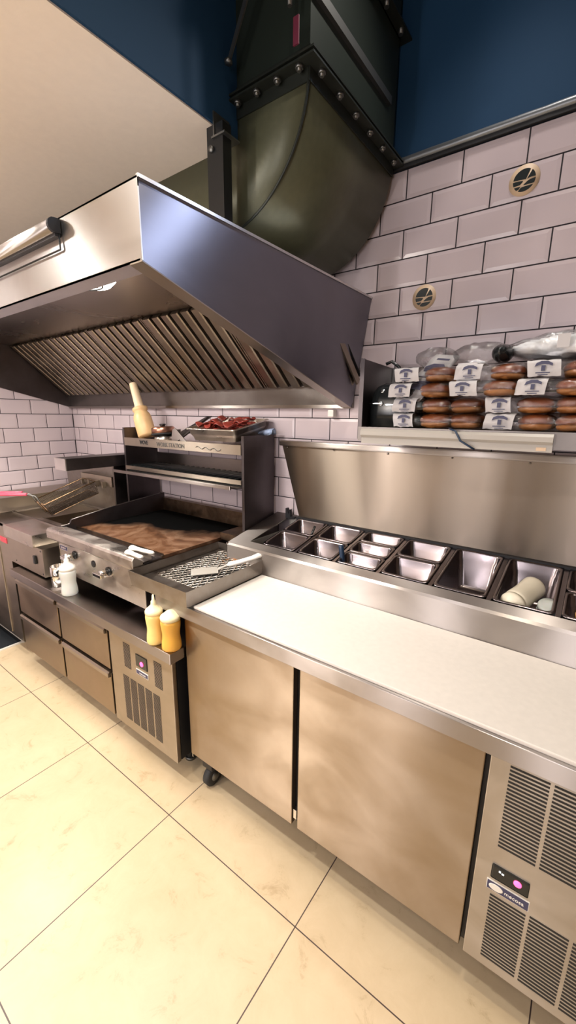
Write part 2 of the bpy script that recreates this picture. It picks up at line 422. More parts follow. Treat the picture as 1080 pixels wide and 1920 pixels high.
# batten lamp on the front of the hood
bt = empty('batten_light', (-1.2, -1.66, 1.90), 'slim silver batten light running along the front face of the hood', 'light fitting')
b = MB(); prof = [(-1.614, 1.948), (-1.614, 1.980)]+[(-1.628-.017*math.sin(a), 1.963+.017*math.cos(a)) for a in [k*PI/8 for k in range(9)]]
b.prism(prof, 'x', -2.25, -.105, True); b.build('housing', 'steel_top', bt)
b = MB(); b.prism([(y*1.0, z) for y, z in prof], 'x', -.105, -.097); b.build('end_cap', 'base_dark', bt)
b = MB(); b.box(-2.25, -.10, -1.628, -1.614, 1.940, 1.947); b.build('diffuser_strip', 'base_dark', bt)  # dark strip stands in for the batten's reflection in the fascia
b = MB(); b.tube([(-.100, -1.618, 1.975), (-.100, -1.618, 1.912), (-2.25, -1.618, 1.912)], .0022, 6); b.build('cable', 'black_plastic', bt)  # no wire: black outline of the batten mirrored in the fascia

# ------------------------------------------------------------------ exhaust duct
DY0, DY1 = -1.10, -.545
duct = empty('exhaust_duct', (0, (DY0+DY1)/2, 2.075), 'dark olive square exhaust duct bending down from the void to the hood', 'duct')
cx, cz, R1, R0 = -.045, 2.42, .338, .075
b = MB()
out = [(cx+R1*math.sin(a), cz-R1*math.cos(a)) for a in [k*PI/2/20 for k in range(21)]]
inn = [(cx+R0*math.sin(a), cz-R0*math.cos(a)) for a in [k*PI/2/20 for k in range(21)]]
out = [(-1.4, cz-R1)]+out; inn = [(-1.4, cz-R0)]+inn
loops = [[(p[0], DY0, p[1]), (p[0], DY1, p[1]), (q[0], DY1, q[1]), (q[0], DY0, q[1])] for p, q in zip(out, inn)]
b.loft(loops, smooth=False)
for f in b.bm.faces:
    if abs(f.normal.y) < .5: f.smooth = True
el = b.build('elbow', 'duct_paint', duct)
b = MB(); b.tube([(p[0], DY0-.002, p[1]) for p in out[1:]], .004, 6); b.build('seam', 'duct_flange', duct)
X0, X1 = cx+R0, cx+R1
def flange(z, h, w=.036):
    b = MB()
    for (a0, a1, c0, c1) in ((X0-w, X1+w, DY0-w, DY0), (X0-w, X1+w, DY1, DY1+.03), (X1, X1+w, DY0, DY1), (X0-w, X0, DY0, DY1)):
        b.box(a0, a1, c0, c1, z, z+.005)
    for (a0, a1, c0, c1) in ((X0-.004, X1+.004, DY0-.004, DY0), (X0-.004, X1+.004, DY1, DY1+.004), (X1, X1+.004, DY0, DY1), (X0-.004, X0, DY0, DY1)):
        b.box(a0, a1, c0, c1, z, z+h)
    return b
flange(2.418, -.032).build('lower_flange', 'duct_flange', duct)
flange(2.430, .036).build('upper_flange', 'duct_flange', duct)
for i in range(6):
    y = DY0+.03+i*(DY1-DY0-.06)/5; b = MB()
    b.cyl((X1+.020, y, 2.404), (X1+.020, y, 2.444), .006, 6); b.cyl((X1+.020, y, 2.410), (X1+.020, y, 2.418), .011, 6); b.build('bolt', 'zinc', duct)
for i in range(4):
    x = X0+.02+i*(X1-X0-.04)/3; b = MB()
    b.cyl((x, DY0-.02, 2.404), (x, DY0-.02, 2.444), .006, 6); b.cyl((x, DY0-.02, 2.410), (x, DY0-.02, 2.418), .011, 6); b.build('bolt', 'zinc', duct)
b = MB(); b.box(X0, X1, DY0, DY1, 2.42, 3.6); b.build('riser', 'duct_riser', duct)
b = MB(); b.box(X1, X1+.012, DY0, DY1-.06, 2.575, 2.60); b.build('stiffener', 'zinc', duct)
flange(2.80, .03).build('joint_flange', 'duct_flange', duct)
for i in range(5):
    y = DY0+.04+i*.12; b = MB(); b.cyl((X1+.02, y, 2.785), (X1+.02, y, 2.82), .009, 6); b.build('bolt', 'zinc', duct)
# fixings hanging in the void in front of the riser
hb = empty('hanger_bracket', (.03, -1.14, 2.5), 'grey steel strap hanger slanting up beside the dark duct riser', 'bracket')
MB().loft([[(.045, -1.16, 2.49), (.058, -1.16, 2.49), (.058, -1.155, 2.49), (.045, -1.155, 2.49)], [(.135, -1.16, 2.64), (.152, -1.16, 2.64), (.152, -1.155, 2.64), (.135, -1.155, 2.64)], [(.150, -1.16, 2.9), (.167, -1.16, 2.9), (.167, -1.155, 2.9), (.150, -1.155, 2.9)]], smooth=False).build('strap', 'zinc', hb)
MB().lathe([(.001, 2.488), (.012, 2.488), (.012, 2.496), (.001, 2.496)], (.052, -1.158, 0), 6).build('bolt', 'zinc', hb)
rd = empty('hanger_rod', (.262, -1.15, 2.52), 'thin steel hanger rod with a red tag at the duct corner', 'hanger rod')
MB().cyl((.262, -1.15, 2.53), (.262, -1.15, 3.6), .006, 10).build('rod', 'zinc', rd)
MB().box(.275, .292, -1.152, -1.148, 2.44, 2.50).build('tag', 'pink_plate', rd)
for p_, (x, z0, z1, m_) in enumerate(((.11, 2.66, 2.75, 'pink_plate'), (-.005, 2.7, 2.85, 'teal_plate'))):
    o = MB().prism([(x, z0), (x+.05, z0+.02), (x+.05, z1), (x+.008, z1)], 'y', -1.135, -1.131).build('duct_sticker', m_)  # coloured glints in the void, modelled as small tinted plates
    tag(o, ['faded red plate hanging in the dark void by the duct', 'faded teal plate hanging against the blue bulkhead'][p_], 'plate')
sp = empty('support_channel', (.032, -1.19, HT), 'black steel channel strut standing on the hood up to the white ceiling', 'strut')
b = MB(); b.box(-.001, .064, -1.200, -1.196, HT+.001, 2.33); b.box(-.001, .003, -1.196, -1.165, HT+.001, 2.33); b.box(.060, .064, -1.196, -1.165, HT+.001, 2.33)
b.build('channel', 'black_paint', sp)
b = MB()
for z in (2.27,): b.lathe([(.001, -.008), (.009, -.008), (.009, 0), (.001, 0)], (.02, -1.2, z), 8, Matrix.Rotation(PI/2, 3, 'X') @ Matrix.Scale(-1, 3, (0, 0, 1)))
b.build('bolt', 'zinc', sp)
b = MB(); b.box(.022, .075, -1.205, -1.14, 2.295, 2.3); b.box(.03, .034, -1.205, -1.14, 2.3, 2.36); b.build('angle_bracket', 'zinc', sp)

# ------------------------------------------------------------------ round emblem stickers on tiles
def emblem(x, z, lab):
    r = empty('emblem_sticker', (x, YW-.005, z-.046), lab, 'sticker', 'round emblem stickers on the tiled wall')
    y = YW-.0036
    MB().lathe([(.001, -.001), (.044, -.001), (.045, .0015), (.001, .0015)], (x, y, z), 40, Matrix.Rotation(PI/2, 3, 'X')).build('disc', 'logo_beige', r)
    R = .0325; b = MB()
    def clipseg(poly):
        b.prism([(x+p[0]*R, z+p[1]*R) for p in poly], 'y', y-.0015, y-.0026)
    def arc(a0, a1, n=10): return [(math.cos(math.radians(a0+(a1-a0)*i/n)), math.sin(math.radians(a0+(a1-a0)*i/n))) for i in range(n+1)]
    clipseg(arc(172, 62)+[(.15, .05), (-.25, .08), (-.6, .10)])
    clipseg(arc(8, 50, 5)+[(.22, .06), (.5, .12)])
    clipseg(arc(180, 203, 4)+[(-.35, -.36), (-.15, -.18), (-.1, -.05), (-.5, 0)])
    clipseg(arc(0, -26, 4)+[(.1, -.45), (-.05, -.42), (.25, -.18), (.5, -.05)])
    clipseg(arc(211, 232, 4)+[(-.4, -.72), (-.28, -.5), (-.6, -.5)])
    clipseg(arc(-33, -118, 10)+[(-.25, -.62), (-.1, -.58)])
    b.build('emblem', 'logo_dark', r)
emblem(.743, 2.262, 'round beige and black emblem sticker high on the right of the tiled wall')
emblem(.443, 1.957, 'round beige and black emblem sticker lower, beside the end of the hood')
o = MB().box(.048, .078, YW-.035, YW-.003, 1.507, 1.538, .004).build('pipe_cap', 'plastic_white'); tag(o, 'small white plastic cap on the tiles just below the back edge of the hood', 'pipe cap')

# ------------------------------------------------------------------ drawer refrigerator (griddle stand)
ref = empty('drawer_refrigerator', (-.86, -.95, 0), 'low stainless drawer refrigerator carrying the griddle, with a louvred end panel', 'refrigerator')
FY = -1.325
MB().box(-1.57, -.150, FY+.022, -.56, .105, .585).build('body', 'base_dark', ref)
b = MB(); b.box(-1.565, -.118, -1.356, -.60, .588, .632, .003); b.build('worktop', 'steel_top', ref)
def vent(par, x0, x1, z0, z1, y, n):
    b = MB(); pz = (z1-z0)/n
    b.box(x0, x1, y-.0004, y, z0, z1)
    for i in range(n):
        z = z0+i*pz; [f_.__setattr__('material_index', 1) for f_ in (lambda n0: (b.box(x0, x1, y-.0012, y-.0004, z+pz*.25, z+pz*.75), b.bm.faces[:][n0:])[1])(len(b.bm.faces))]
    b.build('vent_grille', ['steel_panel', 'black_gap'], par, recalc=False)
for (x0, x1) in ((-1.575, -1.088), (-1.068, -.613)):
    for (z0, z1) in ((.352, .566), (.108, .340)):
        d = MB().box(x0, x1, FY, FY+.02, z0, z1-.012, .003).build('drawer', 'steel_door', ref)
        MB().prism([(FY+.02, z1), (FY-.006, z1), (FY-.014, z1-.008), (FY-.014, z1-.026), (FY, z1-.03), (FY+.02, z1-.03)], 'x', x0+.012, x1-.002).build('pull_edge', 'steel_panel', d)
pn = MB().box(-.596, -.150, FY, FY+.02, .100, .566, .002).build('machine_panel', 'steel_panel', ref)
vent(pn, -.485, -.437, .422, .543, FY, 17); vent(pn, -.268, -.219, .415, .536, FY, 17)
x = -.505
for k in range(5): vent(pn, x+k*.0545, x+k*.0545+.044, .148, .376, FY, 34)
dp = MB().box(-.394, -.316, FY-.003, FY, .462, .520, .002).build('display', 'black_plastic', pn)
MB().lathe([(.001, 0), (.011, 0), (.011, .003), (.001, .003)], (-.350, FY-.0028, .485), 16, Matrix.Rotation(PI/2, 3, 'X')).build('digits', 'display_pink', dp)
bd = MB().box(-.397, -.312, FY-.002, FY, .424, .448).build('badge', 'plastic_white', pn)
MB().box(-.394, -.315, FY-.003, FY-.002, .427, .445).build('badge_field', 'ink', bd)
text_part('mecosa', .013, 'plastic_white', (-.372, FY-.0032, .432), 'lettering', bd, sx=1.1)
for x in (-1.5, -.80, -.22):
    b = MB(); b.cyl((x, -1.20, .0), (x, -1.20, .012), .026, 16); b.cyl((x, -1.20, .01), (x, -1.20, .106), .017, 14); b.build('foot', 'zinc', ref)
for x in (-1.5, -.22):
    b = MB(); b.cyl((x, -.64, .0), (x, -.64, .106), .02, 14); b.build('foot', 'zinc', ref)

# ------------------------------------------------------------------ griddle
gr = empty('griddle', (-.76, -.9, .632), 'gas griddle with browned flat plate and steel control front, mid-counter', 'griddle')
GX0, GX1 = -1.15, -.405; GY = -1.245
b = MB(); b.box(GX0, GX1, GY, -.57, .69, .90); b.build('body', 'steel_dark', gr)
b = MB(); b.box(GX0-.002, GX1, GY-.004, GY, .688, .895); b.build('control_panel', 'steel_griddle', gr)
b = MB(); b.prism([(GY-.004, .868), (-1.292, .876), (-1.300, .884), (-1.300, .922), (-1.293, .933), (-1.280, .936), (-1.205, .925), (-1.205, .905), (GY-.004, .90)], 'x', GX0-.012, GX1, False)
b.build('front_rail', 'steel_griddle', gr, mod=bevel_mod(.004, 3))
b = MB(); b.box(GX0+.01, GX1+.003, -1.205, -1.155, .880, .895); b.box(GX0+.01, GX1+.003, -1.155, -1.147, .880, .915); b.build('grease_trough', 'steel_greasy', gr)
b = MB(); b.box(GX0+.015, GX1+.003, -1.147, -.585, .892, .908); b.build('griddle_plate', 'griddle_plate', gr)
b = MB(); b.prism([(-1.205, .90), (-1.24, .93), (-1.19, .932), (-1.175, .957), (-.95, .985), (-.575, 1.02), (-.575, .90)], 'x', GX0, GX0+.012); b.build('side_guard', 'steel_dark', gr)
b = MB(); b.box(GX0, -.30, -.585, -.56, .90, .985); b.box(GX0, -.30, -.59, -.555, .983, .990); b.build('back_guard', 'steel_greasy', gr)
b = MB(); b.box(GX1-.0, -.298, -.80, -.585, .90, .935); b.build('rear_shelf', 'steel_greasy', gr)
b = MB()
for i in range(24):
    x = -1.118+i*.0295
    b.prism([(x, .871), (x+.018, .871), (x+.0175, .862), (x+.013, .855), (x+.005, .855), (x+.0005, .862)], 'y', GY-.0052, GY-.004)
b.build('vent_row', 'black_gap', gr)
for x, zz, rot in ((-1.005, .800, .5), (-.70, .786, .12)):
    k = MB().lathe([(.001, 0), (.021, 0), (.021, .006), (.001, .006)], (x+.018, GY-.004, zz+.012), 20, Matrix.Rotation(PI/2, 3, 'X')).build('valve_collar', 'black_plastic', gr)
    b = MB(); b.lathe([(.001, 0), (.019, 0), (.022, .004), (.017, .034), (.001, .036)], (x, GY-.006, zz), 20, Matrix.Rotation(PI/2, 3, 'X'))
    b.box(x-.036, x+.036, GY-.056, GY-.036, zz-.010, zz+.010, .004); b.build('knob', 'chrome', gr)
b = MB().lathe([(.001, 0), (.017, 0), (.017, .003), (.001, .003)], (-.815, GY-.004, .803), 20, Matrix.Rotation(PI/2, 3, 'X'), 1, 1).build('inspection_hole', 'black_gap', gr)
bd = MB().box(-1.138, -1.055, GY-.007, GY-.004, .815, .84).build('badge', 'chrome', gr)
MB().box(-1.134, -1.06, GY-.0078, GY-.007, .818, .837).build('badge_field', 'ink', bd)
b = MB(); [b.box(-1.122+i*.013, -1.122+i*.013+.009, GY-.0084, GY-.0078, .8225+.001*(i % 2), .833) for i in range(4)]; b.build('emblem', 'chrome', bd)
for x in (-1.1, -.47):
    for y in (-1.0, -.62): MB().cyl((x, y, .632), (x, y, .692), .022, 14).build('foot', 'base_dark', gr)
b = MB().lathe([(.001, .655), (.045, .655), (.05, .70), (.001, .70)], (-.62, -1.12, 0), 20).build('grease_cup', 'steel_pan', gr)
b = MB(); b.tube([(GX0+.006, -1.232, .932), (GX0+.006, -1.185, .936), (GX0+.006, -1.172, .955)], .0025, 6); b.tube([(GX0+.008, -1.172, .958), (GX0+.008, -.96, .986), (GX0+.008, -.58, 1.021)], .002, 6)
b.build('guard_edge', 'steel_top', gr)  # lighter steel tubes stand in for highlights along the guard's cut edge

# ------------------------------------------------------------------ shelf unit over the griddle
ws = empty('griddle_shelf_unit', (-.77, -.65, .936), 'dark steel two-tier shelf unit lettered WORK STATION behind the griddle', 'shelf unit')
SX0, SX1, SY0, SY1 = -1.255, -.272, -.762, YW-.022
b = MB(); b.box(SX1-.016, SX1, SY0, SY1, .938, 1.414); b.build('side_panel', 'steel_dark', ws)
b = MB(); b.box(SX0, SX0+.016, SY0, SY1, .938, 1.43); b.build('side_panel', 'steel_dark', ws)
b = MB(); b.box(SX0+.016, SX1-.016, SY0-.004, SY0, 1.325, 1.372); b.build('front_band', 'steel_panel', ws)
b = MB(); b.box(SX0+.016, SX1-.016, SY0, SY1, 1.352, 1.358); b.build('top_shelf', 'steel_panel', ws)
text_part('WOVE', .030, 'black_gap', (-1.083, SY0-.0046, 1.340), 'lettering', ws, sx=.85, bold=.001)
text_part('WORK STATION', .031, 'zinc', (-.925, SY0-.0046, 1.336), 'lettering', ws, sx=1.0, bold=.0008)
b = MB(); b.tube([(-.60+i*.012, SY0-.005, 1.347+.006*math.sin(i*1.3)-.0004*i) for i in range(16)], .0018, 5); b.build('lettering', 'zinc', ws)
b = MB(); b.box(SX0+.016, SX1-.016, SY1-.006, SY1, 1.15, 1.27); b.build('back_plate', 'steel_top', ws)
# rack: slanting dark rods
b = MB(); b.box(SX0+.016, SX1-.016, SY0-.006, SY0+.004, 1.182, 1.204); b.box(SX0+.016, SX1-.016, SY1-.02, SY1-.012, 1.15, 1.20)
b.build('rack_frame', 'steel_panel', ws)
b = MB()
for i in range(22):
    x = SX0+.03+i*(SX1-SX0-.06)/21
    b.tube([(x-.0, SY0+.004, 1.196), (x, SY0+.03, 1.200), (x, SY1-.016, 1.200)], .0085, 8)
b.build('rack_rods', 'black_plastic', ws)
MB().box(SX0+.016, SX1-.016, SY0+.004, SY1-.02, 1.172, 1.176).build('burner_plate', 'carbon', ws)
b = MB(); b.loft([[(SX0+.016, SY0-.075, 1.176), (SX1-.016, SY0-.075, 1.176), (SX1-.016, SY0-.075, 1.183), (SX0+.016, SY0-.075, 1.183)], [(SX0+.016, SY1-.03, 1.130), (SX1-.016, SY1-.03, 1.130), (SX1-.016, SY1-.03, 1.134), (SX0+.016, SY1-.03, 1.134)]], smooth=False)
b.box(SX0+.0, SX1-.016, SY0-.082, SY0-.072, 1.168, 1.186, .002); b.build('drip_tray', 'steel_top', ws)

# ------------------------------------------------------------------ fryer at the far left
fr = empty('deep_fryer', (-1.8, -.93, 0), 'stainless deep fryer in the left corner with boxed control head', 'deep fryer')
b = MB(); b.box(-2.318, -1.672, -1.30, -.56, .10, .862); b.build('cabinet', 'steel_panel', fr)
MB().box(-2.28, -1.83, -1.306, -1.30, .12, .80, .002).build('cabinet_door', 'steel_panel', fr)
MB().box(-1.800, -1.705, -1.303, -1.30, .742, .775, .001).build('warning_label', 'label_red', fr)
b = MB(); b.box(-1.672, -1.240, -1.30, -.70, .640, .800)
b.build('control_head', 'steel_panel', fr)
b = MB(); b.box(-1.70, -1.315, -1.312, -1.09, .795, .866, .003); b.build('head_cover', 'steel_griddle', fr)
MB().box(-1.348, -1.322, -1.310, -1.30, .700, .748, .005).build('rocker_switch', 'black_plastic', fr)
b = MB()
for p in ((-1.262, .785), (-1.262, .655), (-1.60, .660)): b.lathe([(.001, 0), (.005, 0), (.001, .003)], (p[0], -1.3, p[1]), 10, Matrix.Rotation(PI/2, 3, 'X'))
b.build('screws', 'black_gap', fr)
# tank top with open well
b = MB(); TX0, TX1, TY0, TY1 = -2.0, -1.30, -1.145, -.74
for q in ((-2.318, TX0, -1.30, -.56), (TX1, -1.235, -1.09, -.70), (TX0, TX1, TY1, -.70), (TX0, -1.70, -1.30, TY0), (-1.70, TX1, -1.09, TY0+.055)):
    b.box(q[0], q[1], q[2], q[3], .845, .866)
for q in ((TX0-.008, TX0+.004, TY0, TY1), (TX0, -1.3, TY0-.004, TY0+.008)): b.box(q[0], q[1], q[2], q[3], .862, .874)
b.build('tank_rim', 'steel_top', fr)
b = MB(); b.box(TX0, TX0+.004, TY0, TY1, .70, .862); b.box(TX1-.004, TX1, TY0, TY1, .70, .862); b.box(TX0, TX1, TY1-.004, TY1, .70, .862); b.box(TX0, TX1, TY0, TY0+.004, .70, .862); b.box(TX0, TX1, TY0, TY1, .802, .806)
b.build('tank', 'steel_greasy', fr)
b = MB(); b.box(-2.10, -1.335, -.715, -.70, .866, 1.17); b.build('splash_back', 'steel_tray', fr)
MB().box(-1.34, -1.325, -.80, -.56, .90, 1.20).build('flue_side', 'steel_gutter', fr)
MB().box(-2.318, -2.03, -1.28, -.60, .866, .960).build('side_ledge', 'steel_panel', fr)
b = MB(); b.box(-1.80, -1.42, -.76, -.715, 1.10, 1.11); b.box(-1.80, -1.42, -.765, -.75, 1.045, 1.11)
for i in range(4): b.box(-1.76+i*.085, -1.745+i*.085, -.79, -.765, 1.035, 1.075)
b.build('basket_hanger', 'steel_panel', fr)
b = MB(); b.box(-1.425, -1.30, -1.094, -.60, 1.195, 1.262, .002); b.build('filter_housing', 'steel_dark', fr)
b = MB(); b.box(-1.425, -1.30, -1.10, -1.094, 1.195, 1.262, .001); b.build('housing_end', 'steel_hood', fr)
b = MB()
for x in (-2.22, -1.75): 
    for y in (-1.15, -.65): b.cyl((x, y, 0), (x, y, .10), .022, 12)
b.build('feet', 'base_dark', fr)
bs = empty('fryer_basket', (-1.66, -.93, .87), 'brown wire fryer basket tilted on its hanger with pink-red handle grips', 'fryer basket')
def BT(u, v, w):  # basket frame: u along (towards the front), v across, w depth
    o = Vector((-1.56, -.80, 1.075)); U = Vector((-.14, -.93, -.34)).normalized(); Vv = Vector((-1, .12, 0)).normalized(); W = U.cross(Vv); W = W if W.z < 0 else -W
    return o+U*u+Vv*v+W*w
LU, LV, LW = .33, .20, .085
b = MB(); b.tube([BT(*p) for p in ((0, 0, 0), (LU, 0, 0), (LU, LV, 0), (0, LV, 0))], .004, 6, True)
b.tube([BT(*p) for p in ((.01, .01, LW), (LU-.02, .01, LW), (LU-.02, LV-.01, LW), (.01, LV-.01, LW))], .0025, 6, True); b.build('rim', 'basket_wire', bs)
b = MB(); n = 40
for i in range(n+1):
    u = LU*i/n; b.tube([BT(u, 0, 0), BT(u*.94+.01, .01, LW), BT(u*.94+.01, LV-.01, LW), BT(u, LV, 0)], .0013, 4)
for i in range(22):
    v = .01+(LV-.02)*i/21; b.tube([BT(0, v, 0), BT(.01, v, LW), BT(LU-.02, v, LW), BT(LU, v, 0)], .0013, 4)
for w in (.028, .056):
    b.tube([BT(*p) for p in ((.005, .004, w), (LU-.01, .004, w), (LU-.01, LV-.004, w), (.005, LV-.004, w))], .0013, 4, True)
b.build('mesh', 'basket_dark', bs)
b = MB()
for v in (.06, .14): b.tube([BT(LU, v, 0), BT(LU-.01, v, .04), BT(LU-.02, v, LW)], .007, 6)
b.build('brackets', 'basket_wire', bs)
hp = [[BT(LU, v, 0), BT(LU, v, 0)+Vector((-.02, -.02, .045)), BT(LU, v, 0)+Vector((-.06, -.05, .055)), BT(LU, v, 0)+Vector((-.40, -.20, .035))] for v in (.06, .15)]
b = MB(); b.tube(hp[0], .004, 6); b.tube(hp[1], .004, 6); b.build('handle', 'zinc', bs)
b = MB(); b.tube([hp[0][2], hp[0][3]], .009, 8); b.tube([hp[1][2], hp[1][3]], .009, 8); b.build('grip', 'grip_red', bs)
mt = empty('floor_mat', (-2.08, -1.7, 0), 'black floor mat on the tiles at the left edge below the fryer', 'floor mat')
MB().box(-2.325, -1.87, -2.2, -1.245, 0.0005, .008, .002).build('rubber_pad', 'mat_black', mt)
b = MB(); b.box(-2.325, -1.855, -1.247, -1.235, 0.0005, .010); b.box(-1.871, -1.858, -2.2, -1.245, 0.0005, .010); b.build('edge_strip', 'plastic_white', mt)

# ------------------------------------------------------------------ preparation refrigerator
pr = empty('preparation_refrigerator', (.67, -.92, 0), 'long stainless preparation refrigerator with raised topping rail, at the right', 'refrigerator')
PX0, PX1, PY = -.110, 1.62, -1.285
b = MB(); b.box(PX0+.004, PX1, PY+.024, -.58, .145, .765); b.build('body', 'base_dark', pr)
for (x0, x1) in ((PX0, .402), (.425, .951)):
    MB().box(x0, x1, PY, PY+.022, .148, .770, .0025).build('door', 'steel_door', pr)
b = MB(); b.box(.405, .419, PY+.004, PY+.024, .175, .212, .002); b.build('hinge', 'chrome', pr)
b = MB(); b.box(PX0-.008, PX0, PY+.01, PY+.03, .118, .150); b.build('corner_bracket', 'zinc', pr)
pn = MB().box(.962, PX1, PY-.001, PY+.02, .140, .770, .002).build('machine_panel', 'steel_panel', pr)
for k in range(6):
    x = 1.003+k*.0845
    vent(pn, x, x+.077, .520, .765, PY-.001, 24)
    vent(pn, x, x+.077, .168, .378 if k < 1 else .383, PY-.001, 20)
dp = MB().box(.998, 1.078, PY-.005, PY-.001, .428, .468, .004).build('display', 'black_plastic', pn)
MB().lathe([(.001, 0), (.0085, 0), (.0085, .002), (.001, .002)], (1.054, PY-.0048, .452), 20, Matrix.Rotation(PI/2, 3, 'X')).build('digits', 'display_pink', dp)
b = MB(); b.box(1.014, 1.018, PY-.0062, PY-.005, .455, .459); b.box(1.020, 1.025, PY-.0062, PY-.005, .453, .456); b.build('indicator', 'display_dot', dp)
bd = MB().box(.992, 1.083, PY-.003, PY-.001, .389, .417).build('badge', 'plastic_white', pn)
MB().box(.9935, 1.0815, PY-.004, PY-.003, .391, .415).build('badge_field', 'ink', bd)
b = MB(); b.lathe([(.0135, 0), (.0155, 0), (.0155, .001), (.0135, .001)], (1.013, PY-.004, .403), 28, Matrix.Rotation(PI/2, 3, 'X'), 1, 1)
for v in b.bm.verts: v.co.z = .403+(v.co.z-.403)*.6
for i in (-2, -1, 0, 1, 2): b.box(1.013+i*.0045-.0013, 1.013+i*.0045+.0013, PY-.005, PY-.004, .398, .408)
b.build('badge_oval', 'plastic_white', bd)
text_part('mecosa', .0135, 'plastic_white', (1.031, PY-.0042, .3985), 'lettering', bd, sx=1.02)
b = MB(); b.box(-.262, 1.66, -1.302, -.885, .768, .818, .002); b.build('worktop', 'steel_top', pr)
# raised rail: front face, sloping top and open well
zr = lambda y: .933+.2*(y+.9)
b = MB(); b.prism([(-.9, .818), (-.9, .925), (-.894, .934), (-.845, zr(-.845)), (-.845, zr(-.845)-.004), (-.89, .925), (-.892, .818)], 'x', -.262, 1.66); b.build('rail_front', 'steel_top', pr)
b = MB()
def slope(x0, x1, y0, y1, t=.004):
    b.loft([[(x0, y0, zr(y0)-t), (x1, y0, zr(y0)-t), (x1, y0, zr(y0)), (x0, y0, zr(y0))], [(x0, y1, zr(y1)-t), (x1, y1, zr(y1)-t), (x1, y1, zr(y1)), (x0, y1, zr(y1))]], smooth=False)
slope(-.262, -.165, -.845, YW-.004); slope(-.165, 1.66, -.538, YW-.004)
b.box(-.262, -.258, -.9, YW-.004, .768, .935); b.build('rail_top', 'steel_dark' if False else 'steel_top', pr)
b = MB(); b.box(-.165, 1.66, -.540, -.536, .78, 1.004); b.box(-.167, -.163, -.845, -.538, .78, .943); b.build('well_lining', 'shelf_white', pr)
b = MB(); b.box(-.165, 1.66, -.845, -.538, .772, .776); b.build('well_floor', 'steel_dark', pr)
b = MB()
colx = [-.105, .085, .275, .465, .660, .848, 1.036, 1.225, 1.415]
for x in colx[1:]:
    b = MB(); b.loft([[(x-.007, -.845, zr(-.845)-.012), (x+.007, -.845, zr(-.845)-.012), (x+.007, -.845, zr(-.845)-.001), (x-.007, -.845, zr(-.845)-.001)], [(x-.007, -.538, zr(-.538)-.012), (x+.007, -.538, zr(-.538)-.012), (x+.007, -.538, zr(-.538)-.001), (x-.007, -.538, zr(-.538)-.001)]], smooth=False)
    b.build('divider_bar', 'steel_pan', pr)
b = MB(); b.loft([[(-.11, YW-.02, 1.008), (1.66, YW-.02, 1.008), (1.66, YW-.012, 1.008), (-.11, YW-.012, 1.008)], [(-.195, YW-.055, 1.372), (1.66, YW-.055, 1.372), (1.66, YW-.047, 1.372), (-.195, YW-.047, 1.372)]], smooth=False)
lid = b.build('lid', 'steel_lid', pr)
b = MB(); b.box(-.205, 1.66, YW-.068, YW-.044, 1.366, 1.392, .006); b.build('lid_edge', 'steel_top', lid)
b = MB()
for x in (-.16, .10, .36, .62, .88, 1.1): b.lathe([(.001, 0), (.004, 0), (.001, .003)], (x, YW-.058, 1.360), 8, Matrix.Rotation(PI/2, 3, 'X'))
b.build('rivets', 'chrome', lid)
b = MB(); b.box(-.115, 1.66, YW-.040, YW-.018, .996, 1.012); b.build('lid_hinge', 'black_gap', pr)
b = MB(); b.prism([(-.175, .992), (-.125, .998), (-.118, 1.012), (-.145, 1.010), (-.150, 1.045), (-.156, 1.02), (-.168, 1.05), (-.175, 1.05)], 'y', YW-.05, YW-.03); b.build('hinge_bracket', 'base_dark', pr)
for (x, y) in ((-.04, -1.235), (1.5, -1.235), (-.04, -.66), (1.5, -.66)):
    c_ = MB().box(x-.028, x+.028, y-.03, y+.03, .092, .146, .004).build('caster', 'base_dark', pr)
    M = Matrix.Rotation(PI/2, 3, 'Y') @ Matrix.Identity(3)
    MB().lathe([(.001, -.016), (.034, -.016), (.045, -.012), (.045, .012), (.034, .016), (.001, .016)], (x, y, .0455), 26, Matrix.Rotation(PI/2, 3, 'Y')).build('wheel', 'black_rubber', c_)
    b = MB(); b.lathe([(.001, .0), (.02, .0), (.02, .004), (.001, .006)], (x+.015, y, .0455), 20, Matrix.Rotation(PI/2, 3, 'Y')); b.build('hub', 'zinc', c_)
b = MB(); b.box(-.046, 1.655, -1.292, -.903, .8185, .829, .003)
o = b.build('cutting_board', 'board_white'); tag(o, 'long white plastic cutting board lying on the preparation refrigerator worktop', 'cutting board')

# gastronorm pans in the rail -------------------------------------------------
def pan_mesh(cx, cy, w, d, dep, base_y=None):
    # follows the slope of the rail
    def f(p): return (p[0], p[1], zr(p[1])+p[2])
    cyr = cy
    L = [rrect(cx, cyr, w, d, .016, -.0005, 5, f), rrect(cx, cyr, w, d, .016, .0025, 5, f), rrect(cx, cyr, w-.018, d-.018, .018, .0025, 5, f), rrect(cx, cyr, w-.024, d-.024, .018, -.004, 5, f),
         rrect(cx, cyr, w-.028, d-.028, .020, -.03, 5, f), rrect(cx, cyr, w-.034, d-.034, .020, -.034, 5, f), rrect(cx, cyr, w-.050, d-.050, .022, -dep+.012, 5, f), rrect(cx, cyr, w-.068, d-.068, .018, -dep, 5, f)]
    M = MB(); M.loft(L, cap0=False); return M
def pan(name, ci, y0, y1, dep, lab, grp='steel pans in the topping rail'):
    x0, x1 = colx[ci]+.008, colx[ci+1]-.008
    w, d = x1-x0, y1-y0-.003
    r = empty(name, ((x0+x1)/2, (y0+y1)/2, .80), lab, 'food pan', grp)
    o = pan_mesh((x0+x1)/2, (y0+y1)/2, w, d, dep).build('pan_body', 'steel_pan', r, recalc=True)
    m = o.modifiers.new('t', 'SOLIDIFY'); m.thickness = .0012
    return r
YF, YB = -.842, -.542; ym = (YF+YB)/2
pan('food_pan', 0, YF, ym, .10, 'small steel food pan at the front left end of the topping rail')
